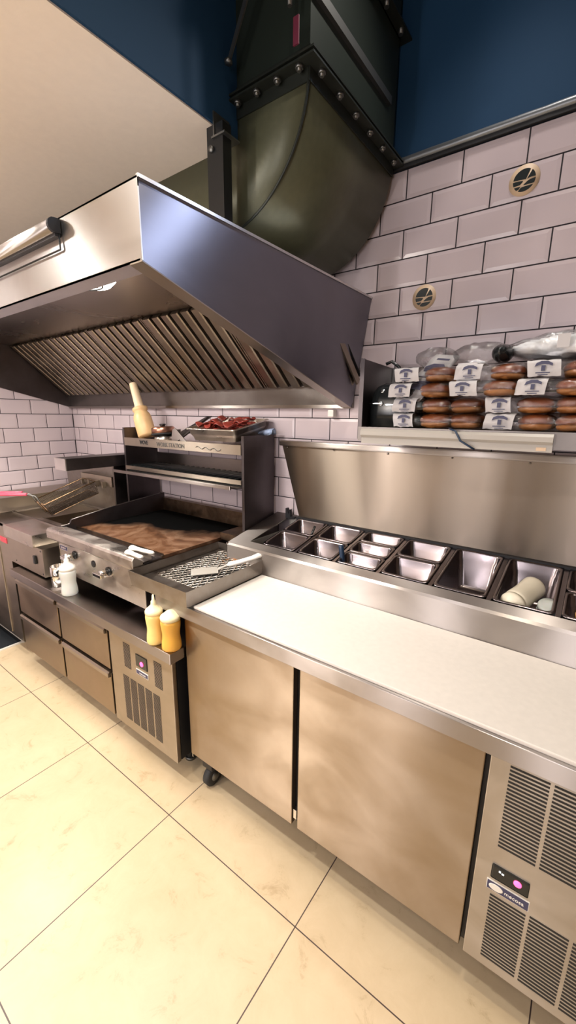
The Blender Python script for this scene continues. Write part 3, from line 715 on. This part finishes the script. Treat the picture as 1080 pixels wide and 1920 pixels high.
pan('food_pan', 0, ym, YB, .10, 'small steel food pan at the back left end of the rail, ladle handle inside')
pan('food_pan', 1, YF, ym, .10, 'small steel food pan in the front row, second from the left end of the rail')
pan('food_pan', 1, ym, YB, .10, 'small steel food pan in the back row, second from the left end of the rail')
t3 = (YB-YF)/3
pan('food_pan', 2, YF, YF+t3, .09, 'narrow steel food pan nearest the worktop, holding the dark scoop')
pan('food_pan', 2, YF+t3, YF+2*t3, .09, 'narrow steel food pan in the middle of the column of three')
pan('food_pan', 2, YF+2*t3, YB, .09, 'narrow steel food pan at the back of the column of three')
pan('food_pan', 3, YF, ym, .10, 'small steel food pan in front, just left of the large empty deep pan')
pan('food_pan', 3, ym, YB, .10, 'small steel food pan at the back, just left of the large empty deep pan')
pan('food_pan', 4, YF, YB, .14, 'large deep empty steel food pan in the middle of the rail')
pan('food_pan', 5, YF, YB, .14, 'large deep steel food pan holding two cream squeeze bottles')
pan('food_pan', 6, YF, ym, .10, 'small steel food pan in front at the right edge, with the orange bottle')
pan('food_pan', 6, ym, YB, .10, 'small steel food pan at the back at the right edge of view')

# ------------------------------------------------------------------ loose things on the rail
sc_ = empty('scoop', (.305, -.80, .86), 'dark scoop handle standing up in the narrow front pan of the rail', 'scoop')
b = MB(); b.tube([(.297, -.80, .875), (.292, -.797, .945), (.284, -.795, .99), (.280, -.793, 1.002)], .0105, 12); b.build('handle', 'cable_blue', sc_)
b = MB(); b.lathe([(.001, .862), (.02, .864), (.028, .88), (.026, .88), (.018, .868), (.001, .866)], (.305, -.80, 0), 18); b.build('bowl', 'steel_pan', sc_)
ld = empty('ladle', (.02, -.62, .89), 'small black spoon handle leaning in the back left pan', 'spoon')
b = MB(); b.tube([(.012, -.655, .900), (.024, -.620, .955), (.032, -.60, .998)], .006, 8); b.build('handle', 'black_plastic', ld)
b = MB(); b.lathe([(.001, .893), (.014, .895), (.018, .903), (.001, .905)], (.01, -.66, 0), 14); b.build('bowl', 'steel_pan', ld)
def squeeze(name, loc, h, r, mats, lab, tilt=None, waist=.12, tip=True, group=None, flat_cap=False):
    root = empty(name, (0, 0, 0), lab, 'squeeze bottle', group)
    hb = h*.62; prof = [(.001, 0), (r*.9, 0), (r, .006), (r, hb*.12)]
    for i in range(1, 9):
        t = i/9; prof.append((r*(1-waist*math.sin(PI*t)**2), hb*(.12+.76*t)))
    prof += [(r, hb*.90), (r*.96, hb)]
    MB().lathe(prof+[(.001, hb)], n=30).build('body', mats[0], root)
    cap = [(.001, hb), (r*1.0, hb), (r*1.02, hb+.010), (r*.94, hb+.016), (r*.72, hb+h*.11), (r*.36, hb+h*.17)]
    if tip: cap += [(r*.30, hb+h*.20), (r*.28, hb+h*.25), (r*.17, hb+h*.27), (r*.10, h), (.001, h)]
    else: cap += [(r*.2, hb+h*.18), (.001, hb+h*.19)]
    MB().lathe(cap, n=30).build('nozzle_cap', mats[1], root)
    root.location = loc
    if tilt: root.rotation_euler = tilt
    return root
squeeze('squeeze_bottle', (-.950, -1.312, .633), .208, .038, ('plastic_clear', 'plastic_white'), 'clear white squeeze bottle of pale liquid on the low counter beside metal cups', group=None)
squeeze('squeeze_bottle', (-.238, -1.328, .633), .200, .034, ('sauce_yellow_pale', 'sauce_yellow_cap'), 'pale yellow squeeze bottle with its nozzle just under the metal tray')
squeeze('squeeze_bottle', (-.152, -1.318, .633), .196, .0375, ('sauce_yellow', 'sauce_yellow_cap'), 'deeper yellow squeeze bottle at the right corner of the low counter', tip=False)
squeeze('squeeze_bottle', (.955, -.66, .955), .215, .0385, ('cream_bottle', 'cream_bottle'), 'cream squeeze bottle lying with its cap towards the viewer over the rail', (math.radians(100), 0, math.radians(-18)), .05, False)
squeeze('squeeze_bottle', (1.00, -.735, .832), .16, .0385, ('plastic_clear', 'plastic_clear'), 'cloudy squeeze bottle standing deep in the large pan', (.25, .15, 0), .05, False)
squeeze('squeeze_bottle', (1.115, -.785, .83), .17, .038, ('orange_sauce', 'orange_sauce'), 'orange squeeze bottle in the small pan at the right edge', None, .05, False)
# metal cups by the clear bottle
def cup(x, y, h, r, lab):
    root = empty('metal_cup', (x, y, .633), lab, 'cup')
    MB().lathe([(.001, .633), (r, .633), (r, .633+h), (r-.0015, .633+h), (r-.0015, .637), (.001, .637)], (x, y, 0), 26).build('cup_body', 'chrome', root)
    MB().tube([(x+r-.002, y, .633+h*.8), (x+r+.018, y-.002, .633+h*.75), (x+r+.018, y-.002, .633+h*.35), (x+r-.002, y, .633+h*.25)], .003, 6).build('handle', 'chrome', root)
cup(-1.105, -1.290, .105, .036, 'taller shiny metal cup left of the clear squeeze bottle')
cup(-1.022, -1.272, .085, .026, 'smaller metal cup half hidden behind the clear squeeze bottle')

# ------------------------------------------------------------------ draining tray
tr = empty('draining_tray', (-.22, -1.07, .83), 'deep steel draining tray bridging the griddle and the white cutting board', 'tray')
TX0, TX1, TY0, TY1, TZ0, TZ1 = -.398, -.045, -1.325, -.825, .8305, .893
b = MB()
def wall(p0, p1, q0, q1, t=.003):
    pass
b.loft([[(TX0, TY0, TZ1), (TX1, TY0, TZ1), (TX1, TY1, TZ1), (TX0, TY1, TZ1)], [(TX0+.012, TY0+.004, TZ0), (TX1-.004, TY0+.004, TZ0), (TX1-.004, TY1, TZ0), (TX0+.012, TY1, TZ0)],
        [(TX0+.016, TY0+.007, TZ0+.003), (TX1-.007, TY0+.007, TZ0+.003), (TX1-.007, TY1-.003, TZ0+.003), (TX0+.016, TY1-.003, TZ0+.003)], [(TX0+.003, TY0+.003, TZ1), (TX1-.003, TY0+.003, TZ1), (TX1-.003, TY1-.003, TZ1), (TX0+.003, TY1-.003, TZ1)],
        [(TX0, TY0, TZ1), (TX1, TY0, TZ1), (TX1, TY1, TZ1), (TX0, TY1, TZ1)]], False, False, smooth=False)
b.build('tray_body', 'steel_tray', tr)
# expanded-metal insert: staggered diamond openings
b = MB(); mx0, mx1, my0, my1, mz = TX0+.045, TX1-.04, TY0+.10, TY1-.035, .858
nx, ny = 9, 15; dx = (mx1-mx0)/nx; dy = (my1-my0)/ny
for j in range(ny+1):
    y = my0+j*dy; pts = []
    for i in range(nx*2+1):
        x = mx0+i*dx/2; s = 1 if ((i+j) % 2 == 0) else -1
        pts.append((x, y+s*dy*.46, mz+s*.002))
    b.tube(pts, .0036, 6)
b.build('mesh_insert', 'steel_griddle', tr)
b = MB(); b.box(TX0+.02, mx0, TY0+.03, TY1-.01, .855, .860); b.box(mx1, TX1-.008, TY0+.03, TY1-.01, .855, .860); b.box(mx0, mx1, TY0+.03, my0, .855, .860); b.box(mx0, mx1, my1, TY1-.006, .855, .860)
b.build('insert_border', 'steel_tray', tr)
MB().box(mx0-.01, mx1+.01, my0-.01, my1+.01, TZ0+.004, TZ0+.006).build('drip_floor', 'carbon', tr)
b = MB()
for i in range(42):
    a = random.uniform(0, 6.28); x = mx0+.16+random.gauss(0, .035); y = my1-.05+random.gauss(0, .04); l = random.uniform(.006, .02)
    x = min(max(x, mx0), mx1-.02); y = min(y, my1)
    b.tube([(x, y, mz+.004), (x+l*math.cos(a), y+l*math.sin(a), mz+.008)], .0014, 4)
o = b.build('food_scraps', 'bun_pale'); o['kind'] = 'stuff'; tag(o, 'brown fried food scraps scattered on the tray mesh', 'food scraps')
sp_ = empty('spatula', (-.2, -1.06, .865), 'flat steel spatula with a cream handle lying in the draining tray', 'spatula')
b = MB(); b.loft([[(-.262, -1.115, .866), (-.205, -1.165, .866), (-.128, -1.085, .872), (-.185, -1.035, .872)], [(-.262, -1.115, .868), (-.205, -1.165, .868), (-.128, -1.085, .874), (-.185, -1.035, .874)]], smooth=False)
b.loft([[(-.150, -1.068, .872), (-.165, -1.052, .872), (-.165, -1.052, .876), (-.150, -1.068, .876)], [(-.118, -1.03, .893), (-.130, -1.02, .893), (-.130, -1.02, .897), (-.118, -1.03, .897)]], smooth=False)
b.build('blade', 'spatula_metal', sp_)
def capsule(path, rs, n=12):
    m = MB(); pts = [Vector(p) for p in path]; L = []
    for i, p in enumerate(pts):
        d = (pts[min(i+1, len(pts)-1)]-pts[max(i-1, 0)]).normalized(); u = Vector((0, 0, 1)).cross(d).normalized(); w = d.cross(u)
        L.append([p+(u*math.cos(2*PI*k/n)*1.25+w*math.sin(2*PI*k/n)*.8)*rs[i] for k in range(n)])
    m.loft(L); return m
capsule([(-.127, -1.035, .893), (-.122, -1.025, .894), (-.10, -.98, .898), (-.078, -.93, .905), (-.062, -.888, .914), (-.058, -.876, .917)], [.004, .012, .0125, .012, .0135, .005]).build('handle', 'plastic_white', sp_)
# two scrapers on the griddle rail
for i, (x, y, dx_, dy_, lab) in enumerate(((-.505, -1.235, .155, .015, 'white handled scraper on the griddle rail, the one nearer the plate'), (-.465, -1.278, .12, -.006, 'white handled scraper on the griddle rail, the one nearer the front edge'))):
    r = empty('scraper', (x, y, .936), lab, 'scraper', 'white handled scrapers on the griddle rail')
    z = .946
    capsule([(x-.004, y, z), (x, y, z), (x+dx_*.3, y+dy_*.3, z), (x+dx_*.8, y+dy_*.8, z), (x+dx_*.9, y+dy_*.9, z)], [.004, .013, .009, .009, .004]).build('handle', 'plastic_white', r)
    b = MB(); X, Y = x+dx_*.88, y+dy_*.88; b.loft([[(X-.03, Y-.012, z-.006), (X+.04, Y-.018, z-.006), (X+.04, Y+.018, z-.006), (X-.03, Y+.012, z-.006)], [(X-.03, Y-.012, z-.0045), (X+.04, Y-.018, z-.0045), (X+.04, Y+.018, z-.0045), (X-.03, Y+.012, z-.0045)]], smooth=False)
    b.build('blade', 'steel_top', r)

# ------------------------------------------------------------------ things on top of the shelf unit
cb = empty('sauce_bottle', (0, 0, 0), 'big caramel coloured sauce bottle with a long pale spout, leaning left', 'bottle')
MB().lathe([(.001, 0), (.050, 0), (.054, .008), (.0545, .08), (.053, .115), (.048, .135), (.040, .148), (.037, .153), (.044, .160), (.046, .168), (.044, .178), (.036, .182), (.001, .182)], n=32).build('body', 'caramel', cb)
MB().lathe([(.001, .18), (.034, .18), (.028, .188), (.026, .20), (.0225, .325), (.021, .332), (.001, .334)], n=24).build('spout', 'cream_tip', cb)
cb.location = (-1.155, -.66, 1.378); cb.rotation_euler = (0, math.radians(-20), 0)
lid_ = empty('copper_lid', (-.99, -.67, 1.40), 'copper coloured round lid with a black knob, beside the caramel bottle', 'lid')
M = Matrix.Rotation(-.10, 3, 'Y')
MB().lathe([(.001, 0), (.060, 0), (.066, .004), (.067, .034), (.060, .040), (.001, .042)], (-.985, -.67, 1.398), 32, M).build('lid_body', 'copper', lid_)
MB().lathe([(.064, -.006), (.069, -.006), (.069, .004), (.064, .004)], (-.985, -.67, 1.398), 32, M).build('rim', 'black_gap', lid_)
MB().lathe([(.001, .041), (.010, .041), (.019, .052), (.018, .057), (.001, .058)], (-.985, -.67, 1.398), 20, M).build('knob', 'black_plastic', lid_)
b = MB(); b.lathe([(.001, 0), (.055, 0), (.058, .012), (.050, .034), (.001, .036)], (-.98, -.67, 1.3585), 24)
o = b.build('steel_bowl', 'steel_griddle'); tag(o, 'upturned steel bowl under the copper lid', 'bowl')
b = MB(); b.lathe([(.001, 0), (.022, 0), (.026, .02), (.020, .045), (.001, .047)], (-.835, -.70, 1.3585), 20)
o = b.build('steel_shaker', 'chrome'); tag(o, 'small shiny steel shaker between the copper lid and the meat pan', 'shaker')
b = MB(); b.prism([(-.815, 1.3585), (-.800, 1.43), (-.775, 1.438), (-.675, 1.3585)], 'y', -.752, -.748); b.prism([(-.815, 1.3585), (-.800, 1.43), (-.794, 1.43), (-.80, 1.3585)], 'y', -.748, -.70)
o = b.build('steel_scraper_plate', 'steel_top'); tag(o, 'triangular steel plate standing on edge at the shelf front', 'steel plate')
def tilted_pan(root, cx, cy, z, w, d, dep, tilt, mat, rim=.02):
    Rm = Matrix.Rotation(tilt, 3, 'X')
    def f(p):
        q = Rm @ Vector((p[0], p[1], p[2])); return (q.x+cx, q.y+cy, q.z+z)
    L = [rrect(0, 0, w-.05, d-.05, .02, -dep-.0, 5, f), rrect(0, 0, w-rim*1.7, d-rim*1.7, .022, -.03, 5, f), rrect(0, 0, w-rim*1.2, d-rim*1.2, .022, -.028, 5, f), rrect(0, 0, w-rim, d-rim, .022, -.004, 5, f), rrect(0, 0, w, d, .02, -.003, 5, f), rrect(0, 0, w, d, .02, .002, 5, f), rrect(0, 0, w-rim, d-rim, .022, .002, 5, f), rrect(0, 0, w-rim*1.3, d-rim*1.3, .02, -.03, 5, f), rrect(0, 0, w-.06, d-.06, .02, -dep+.003, 5, f)]
    MB().loft(L).build('pan_body', mat, root); return f
tp = empty('meat_pan', (-.49, -.66, 1.37), 'steel pan of red sliced meat tilted on top of the shelf unit', 'pan')
f_ = tilted_pan(tp, -.462, -.675, 1.466, .345, .27, .062, .20, 'steel_griddle')
dk = empty('dark_pan', (-.6, -.62, 1.36), 'dark baking pan wedged upright behind the meat pan', 'pan')
b = MB(); b.loft([[(-.70, -.715, 1.362), (-.655, -.745, 1.362), (-.655, -.735, 1.36), (-.70, -.705, 1.36)], [(-.575, -.60, 1.495), (-.535, -.625, 1.495), (-.532, -.615, 1.492), (-.572, -.59, 1.492)]], smooth=False)
b.loft([[(-.76, -.64, 1.405), (-.70, -.715, 1.364), (-.695, -.71, 1.362), (-.755, -.635, 1.402)], [(-.60, -.535, 1.50), (-.575, -.60, 1.495), (-.572, -.595, 1.492), (-.597, -.53, 1.497)]], smooth=False)
for v in b.bm.verts: v.co.x -= .10; v.co.y -= .02; v.co.z += .004
b.build('pan_body', 'steel_dark', dk)
b = MB()
for i in range(34):
    a = random.uniform(-.6, .6)+(PI/2 if random.random() < .3 else 0); x = random.uniform(-.125, .125); y = random.uniform(-.085, .085); z = random.uniform(-.018, .016)
    l = random.uniform(.05, .11); r = random.uniform(.008, .017); pts = []; rs = []
    loops = []
    for k in range(7):
        t = k/6-.5; p = Vector((x+l*t*math.cos(a), y+l*t*math.sin(a)*.8, z+.009*math.sin(k*1.1+i)))
        p.x = max(-.15, min(.15, p.x)); p.y = max(-.11, min(.11, p.y))
        ww = r*(1-abs(t)**2*3)+.003; cs = []
        for q in range(8):
            an = 2*PI*q/8; cs.append(f_((p.x-math.sin(a)*ww*1.6*math.cos(an), p.y+math.cos(a)*ww*1.6*math.cos(an), p.z+ww*.28*math.sin(an))))
        loops.append(cs)
    b.loft(loops)
o = b.build('sliced_meat', 'meat'); o['kind'] = 'stuff'; tag(o, 'heap of dark red sliced meat filling the steel pan', 'meat')
b = MB()
def ruffle(x, y, z, s):
    loops = []
    for j in range(6):
        loops.append([(x+s*(j/5-.5)*1.3, y+s*.5*math.cos(k*PI/4)*(1-.1*j), z+abs(s*.42*math.sin(k*PI/4))*(.5+.6*j/5)+.008*noise.noise(V(j*1.7, k*1.3, 2))) for k in range(8)])
    b.loft(loops)
ruffle(-.285, -.58, 1.416, .075); o = b.build('plastic_bag', 'plastic_blue'); tag(o, 'crumpled pale blue plastic on the right end of the shelf unit', 'plastic bag')

# ------------------------------------------------------------------ wall shelf on the right with bread
sh = empty('wall_shelf', (1.0, -.66, 1.43), 'stainless wall shelf with upright end plate, loaded with packs of buns', 'shelf')
MB().box(.335, 1.62, -.80, YW-.005, 1.462, 1.472).build('shelf_board', 'steel_panel', sh)
b = MB(); b.prism([(-.80, 1.43), (-.80, 1.712), (-.797, 1.714), (YW-.006, 1.704), (YW-.006, 1.43)], 'x', .334, .337); b.box(.334, .350, -.802, -.799, 1.43, 1.712); b.build('end_plate', 'steel_dark', sh)
b = MB(); b.box(.338, .375, YW-.012, YW-.009, 1.62, 1.705); b.cyl((.356, YW-.018, 1.668), (.356, YW-.008, 1.668), .009, 14); b.build('wall_bracket', 'steel_hood', sh)
b = MB(); b.box(.337, 1.62, -.803, -.80, 1.424, 1.474); b.build('front_upstand', 'steel_gutter', sh)
b = MB(); b.prism([(-.803, 1.468), (-.816, 1.468), (-.824, 1.460), (-.824, 1.446), (-.816, 1.438), (-.812, 1.438), (-.812, 1.416), (-.803, 1.416)], 'x', .357, .955); b.build('label_strip', 'shelf_white', sh)
MB().box(.915, .94, -.8135, -.812, 1.420, 1.430).build('strip_label', 'label_red' if False else 'logo_beige', sh)
dv = empty('black_machine', (.41, -.69, 1.472), 'glossy black domed appliance tucked behind the shelf end plate', 'appliance')
loops = []
for j, (z, s) in enumerate(((1.473, 1), (1.53, 1), (1.57, .97), (1.60, .90), (1.62, .78), (1.632, .55), (1.635, .2))):
    loops.append(rrect(.44-.0, -.655, .20*s, .20*s, .05*s, z, 6))
MB().loft(loops).build('housing', 'black_plastic', dv)
b = MB()
for x in (.398, .435): b.lathe([(.001, 0), (.008, 0), (.007, .002), (.001, .002)], (x, -.742, 1.602), 18, Matrix.Rotation(PI/2-.5, 3, 'X'))
b.build('badges', 'chrome', dv)
b = MB(); b.box(.352, .40, -.7575, -.755, 1.556, 1.559); b.box(.42, .46, -.7575, -.755, 1.552, 1.555); b.tube([(.400+.006*math.cos(a), -.758, 1.5575+.006*math.sin(a)) for a in [k*PI/5 for k in range(10)]], .0016, 5, True); b.build('latch', 'chrome', dv)
b = MB(); b.tube([(.342, -.60, 1.712), (.362, -.59, 1.722), (.392, -.585, 1.700), (.404, -.585, 1.655), (.40, -.60, 1.60), (.41, -.62, 1.58)], .0065, 8)
o = b.build('power_cord', 'black_plastic'); tag(o, 'black cord looping over the shelf end plate to the appliance', 'cord')
b = MB(); b.tube([(.66, -.79, 1.476), (.672, -.812, 1.474), (.690, -.828, 1.470), (.708, -.829, 1.440), (.735, -.829, 1.425), (.75, -.82, 1.415)], .0032, 8)
o = b.build('shelf_cable', 'cable_blue'); tag(o, 'dark blue cable hanging over the front of the shelf', 'cable')

def bag_proto(v, wide):
    root = empty('bun_pack', (0, 0, 0))
    R = random.Random(v)
    w, d, h = (.30 if wide else .198), .21, .050
    spots = [(.125, -.05), (.225, -.045), (.13, .055), (.222, .056)] if wide else [(.135, -.048), (.135, .056)]
    for i, (bx, by) in enumerate(spots):
        b = MB(); sq = R.uniform(.95, 1.04)*(1.03 if wide else 1.12); q = R.uniform(-.06, .06)
        T = Matrix.Rotation(q, 3, 'X') @ Matrix.Rotation(R.uniform(-.06, .06), 3, 'Y')
        b.lathe([(.001, .003), (.030, .003), (.042*sq, .009), (.045*sq, .018), (.041, .0225)], (bx, by, 0), 24, T)
        b2 = b.build('bun', 'bun_pale', root)
        b = MB(); b.lathe([(.036, .0215), (.046*sq, .023), (.048*sq, .030), (.043*sq, .040), (.030, .047), (.014, .050), (.001, .0505)], (bx, by, 0), 26, T)
        for vv in b.bm.verts: vv.co += vv.co.normalized()*.0035*noise.noise(vv.co*38+V(v, i, 0))
        b.build('bun_crown', 'bun', b2)
    lo = []; nx = 30; nk = 30
    for i in range(nx+1):
        t = i/nx; x = .002+w*t*1.03
        s = .35+.65*min(1, t/.10) if t < .10 else (1 if t < .88 else max(.15, 1-((t-.88)/.12)**1.6*.85))
        l = []
        for k in range(nk):
            a = 2*PI*k/nk; cy, cz_ = math.cos(a), math.sin(a)
            yy = d/2*s*(abs(cy)**.6)*(1 if cy > 0 else -1); zz = (h/2+.002)*(.4+.6*s)*(abs(cz_)**.6)*(1 if cz_ > 0 else -1)
            nn = .009*noise.noise(V(x*42+v*7, yy*42, zz*60)); l.append((x+nn*.5, yy+nn, max(.0008, h/2+zz+nn*.6)))
        lo.append(l)
    MB().loft(lo).build('film', 'film', root)
    b = MB(); nseg = 8; L_ = []; lw = R.uniform(.066, .084); y0 = -d/2-.003
    for i in range(nseg+1):
        u = i/nseg; l = []
        for k in range(11):
            t = k/10
            if t < .55: yy, zz = y0-.004*math.sin(PI*t/.55), .004+t/.55*(h-.006)
            else: yy, zz = y0+(t-.55)*.17, h-.002+.004*math.sin((t-.55)*6)
            x = -.006+lw*u+.010*(t-.5)*(1 if v % 2 else -1)
            l.append((x, yy+.006*noise.noise(V(u*3, t*3, v+3)), zz+.004*noise.noise(V(u*4, t*3, v))))
        L_.append(l)
    b.loft(L_, False, False, closed=False)
    lb = b.build('printed_label', 'paper', root)
    b = MB(); y = y0-.009
    b.prism([(.014, .030), (.018, .040), (.030, .045), (.046, .0445), (.058, .038), (.058, .031), (.048, .035), (.036, .037), (.024, .034)], 'y', y, y+.0008)
    b.box(.031, .041, y, y+.0008, .018, .033); b.box(.018, .054, y, y+.0008, .012, .0145); b.box(.024, .049, y, y+.0008, .0065, .0085)
    b.build('emblem', 'ink', lb)
    return root
pw = [bag_proto(i, True) for i in (0, 3)]; pn_ = [bag_proto(i, False) for i in (1, 4)]
hb_ = .0505
usedp = set()
def put(lst, n, x, k, lab):
    p = lst[n % 2]
    if p.name in usedp: o = copy_tree(p)
    else: o = p; usedp.add(p.name)
    o.location = (x+random.uniform(-.008, .008), -.672+random.uniform(-.010, .006), 1.4735+k*hb_); o.rotation_euler = (0, 0, random.uniform(-.05, .05))
    tag(o, lab, 'bun pack', 'packs of buns on the wall shelf')
for n, (x, lab) in enumerate(((.462, 'bottom left pack of brown buns on the wall shelf, beside the black appliance'), (.775, 'bottom row pack of brown buns on the wall shelf, below the second white label column'), (1.085, 'bottom row pack of brown buns at the right edge of the picture'))): put(pw, n, x, 0, lab)
for n, (x, lab) in enumerate(((.456, 'second row pack of brown buns at the left end of the wall shelf'), (.768, 'second row pack of brown buns in the middle of the wall shelf'), (1.080, 'second row pack of brown buns at the right edge of the picture'))): put(pw, n+1, x, 1, lab)
for n, (x, lab) in enumerate(((.452, 'third row pack with a single column of buns, leftmost on the shelf'), (.655, 'third row pack with a single column of buns, second from the left'), (.858, 'third row pack with a single column of buns, third from the left'), (1.06, 'third row pack of buns at the right edge of the picture'))): put(pn_, n, x, 2, lab)
for n, (x, lab) in enumerate(((.458, 'topmost pack of buns on the left, under the slanting printed bag'), (.660, 'topmost pack of buns, second from the left, below the loose clear bag'), (.862, 'topmost pack of buns under the left end of the white plastic bag'), (1.065, 'topmost pack of buns under the right part of the white plastic bag'))): put(pn_, n+1, x, 3, lab)
# slanting printed bag over the left stack
pb = empty('printed_bag', (.52, -.70, 1.66), 'crumpled clear bag with a white printed strip slanting over the left bun stack', 'bag')
b = MB(); L_ = []
for i in range(9):
    t = i/8; L_.append([(.455+.095*t+.085*s+.004*noise.noise(V(i, s*4, 1)), -.755+.11*t+.012*noise.noise(V(i*.8, s*3, 5)), 1.575+.155*t-.012*s+.006*noise.noise(V(i, s*5, 9))) for s in [q/5 for q in range(6)]])
b.loft(L_, False, False, closed=False); o = b.build('printed_strip', 'paper', pb); mm = o.modifiers.new('t', 'SOLIDIFY'); mm.thickness = .001
b = MB()
def onstrip(t, s): return Vector((.455+.095*t+.085*s, -.760+.11*t-.004, 1.575+.155*t-.012*s))
def patch(pts):
    A_ = [onstrip(*p)+Vector((0, -.006, .002)) for p in pts]; b.loft([A_, [q+Vector((0, .001, 0)) for q in A_]], smooth=False)
patch([(.60, .2), (.60, .9), (.70, .95), (.78, .75), (.78, .35), (.70, .12)]); patch([(.22, .15), (.22, .85), (.40, .85), (.40, .15)]); patch([(.47, .2), (.47, .85), (.50, .85), (.50, .2)]); patch([(.86, .3), (.86, .8), (.9, .8), (.9, .3)])
b.build('emblem', 'ink', pb)
def crumple(name, x0, x1, y0, y1, z0, z1, mat, parent, seed, fn=1.0, n=22, m=18, fr=1):
    lo = []
    for i in range(n+1):
        t = i/n; x = x0+(x1-x0)*t; s = math.sin(PI*min(max(t, .02), .98))**.35
        l = []
        for k in range(m):
            a = 2*PI*k/m; q = 1+.30*fn*noise.noise(V(t*5*fr, math.cos(a)*1.7*fr, math.sin(a)*1.7*fr+seed))
            l.append((x, (y0+y1)/2+(y1-y0)/2*s*math.cos(a)*q, max(z0, (z0+z1)/2+(z1-z0)/2*s*math.sin(a)*q)))
        lo.append(l)
    return MB().loft(lo).build(name, mat, parent)
crumple('clear_wrap', .50, .63, -.76, -.60, 1.676, 1.745, 'film', pb, 4)
cb2 = empty('clear_bag', (.70, -.66, 1.69), 'loose clear film bag standing up between the left and middle bun stacks', 'bag')
crumple('wrap', .62, .80, -.73, -.58, 1.684, 1.755, 'film', cb2, 11)
MB().loft([[(.66+.06*i/4, -.762-.001*i, 1.60+.02*j) for j in range(5)] for i in range(5)], False, False, closed=False).build('printed_strip', 'paper', cb2).modifiers.new('t', 'SOLIDIFY').thickness = .001
wb = empty('white_bag', (.95, -.66, 1.69), 'white and clear plastic bag lying on top of the right bun stacks', 'bag')
crumple('bag_body', .80, 1.20, -.76, -.56, 1.684, 1.752, 'bag_white', wb, 21, 1.1, 40, 30, 2.4)
crumple('clear_wrap', .785, 1.22, -.775, -.55, 1.680, 1.762, 'film', wb, 25, .9, 36, 26, 2)
MB().loft([[(.925+.03*i/2, -.776, 1.705+.012*j) for j in range(4)] for i in range(3)], False, False, closed=False, smooth=False).build('paper_tag', 'paper', wb).modifiers.new('t', 'SOLIDIFY').thickness = .001
dr = crumple('wrapped_roll', .748, .805, -.76, -.64, 1.682, 1.735, 'black_plastic', None, 31, .5); tag(dr, 'dark wrapped roll at the left end of the white plastic bag', 'roll')

# ------------------------------------------------------------------ lamps
def area(name, loc, rot, sx, sy, e, c, spread=None):
    l = bpy.data.lights.new(name, 'AREA'); l.shape = 'RECTANGLE'; l.size = sx; l.size_y = sy; l.energy = e; l.color = c
    if spread: l.spread = spread
    o = bpy.data.objects.new(name, l); COL.objects.link(o); o.location = loc; o.rotation_euler = rot; return o
def spot(name, loc, target, e, c, size, blend=.6, rad=.04):
    l = bpy.data.lights.new(name, 'SPOT'); l.energy = e; l.color = c; l.spot_size = math.radians(size); l.spot_blend = blend; l.shadow_soft_size = rad
    o = bpy.data.objects.new(name, l); COL.objects.link(o); o.location = loc
    o.rotation_euler = (Vector(target)-Vector(loc)).to_track_quat('-Z', 'Y').to_euler(); return o
WARM = (1, .86, .68); NEU = (1, .95, .88); COOL = (.85, .90, 1)
for x in (-.42, -1.5): area('hood_light', (x, -1.40, 1.925), (0, 0, 0), .18, .18, 10, NEU)
for x in (-1.75, -.95, -.18): spot('downlight', (x, -2.05, 2.31), (x, -1.75, 0), 48, NEU, 150, .9, .05)
for x, e in ((-.45, 14), (.28, 14), (1.15, 14)): spot('downlight', (x, -3.0, 2.31 if x < 0 else 2.9), (x, -2.2, 0), e, (1, .90, .84), 120, .6, .03)
spot('downlight', (.75, -1.95, 3.5), (.75, -1.8, 0), 66, WARM, 95, .8, .06)
spot('downlight', (2.1, -1.9, 3.5), (2.0, -1.7, 0), 40, WARM, 95, .8, .06)
for x in (-1.10, -.04, 1.20): area('upright_tube_light', (x, -4.2, 1.6), (PI/2, 0, 0), .03, 1.5, 17, (1, .95, .97))
spot('downlight', (.82, -.80, 3.3), (.45, -1.4, .8), 50, (1, .93, .86), 85, .8, .05)
spot('downlight', (.80, -.74, 2.75), (.224, -1.33, 1.85), 34, (.66, .76, 1), 36, .8, .05)
pl_ = bpy.data.lights.new('pendant_lamp', 'POINT'); pl_.energy = 34; pl_.color = (1, .9, .8); pl_.shadow_soft_size = .12  # unseen fill light, added to brighten the white ceiling and walls
po_ = bpy.data.objects.new('pendant_lamp', pl_); COL.objects.link(po_); po_.location = (-.75, -3.3, 2.0)
w = bpy.data.worlds.new('World'); sc.world = w; w.use_nodes = True
w.node_tree.nodes['Background'].inputs[0].default_value = (.9, .85, .8, 1); w.node_tree.nodes['Background'].inputs[1].default_value = .10

# ------------------------------------------------------------------ camera
f, yaw, pitch, roll = 772.76, .6329, .2316, .0109
cyw, syw = math.cos(yaw), math.sin(yaw)
fw_ = Vector((-syw*math.cos(pitch), cyw*math.cos(pitch), -math.sin(pitch))); r_ = Vector((cyw, syw, 0)); u_ = r_.cross(fw_)
c_, s_ = math.cos(roll), math.sin(roll)
rr = r_*c_+u_*s_; uu = -r_*s_+u_*c_
cam = bpy.data.cameras.new('Camera'); co = bpy.data.objects.new('Camera', cam); COL.objects.link(co)
M = Matrix(((rr.x, uu.x, -fw_.x, 1.051), (rr.y, uu.y, -fw_.y, -2.2091), (rr.z, uu.z, -fw_.z, 1.514), (0, 0, 0, 1)))
co.matrix_world = M
cam.sensor_fit = 'HORIZONTAL'; cam.sensor_width = 36; cam.lens = f/1080*36; cam.clip_start = .02
sc.camera = co
sc.view_settings.view_transform = 'Standard'; sc.view_settings.look = 'None'; sc.view_settings.gamma = 1; sc.view_settings.use_curve_mapping = False
sc.view_settings.exposure = .12
sc.cycles.max_bounces = 8; sc.cycles.transparent_max_bounces = 16
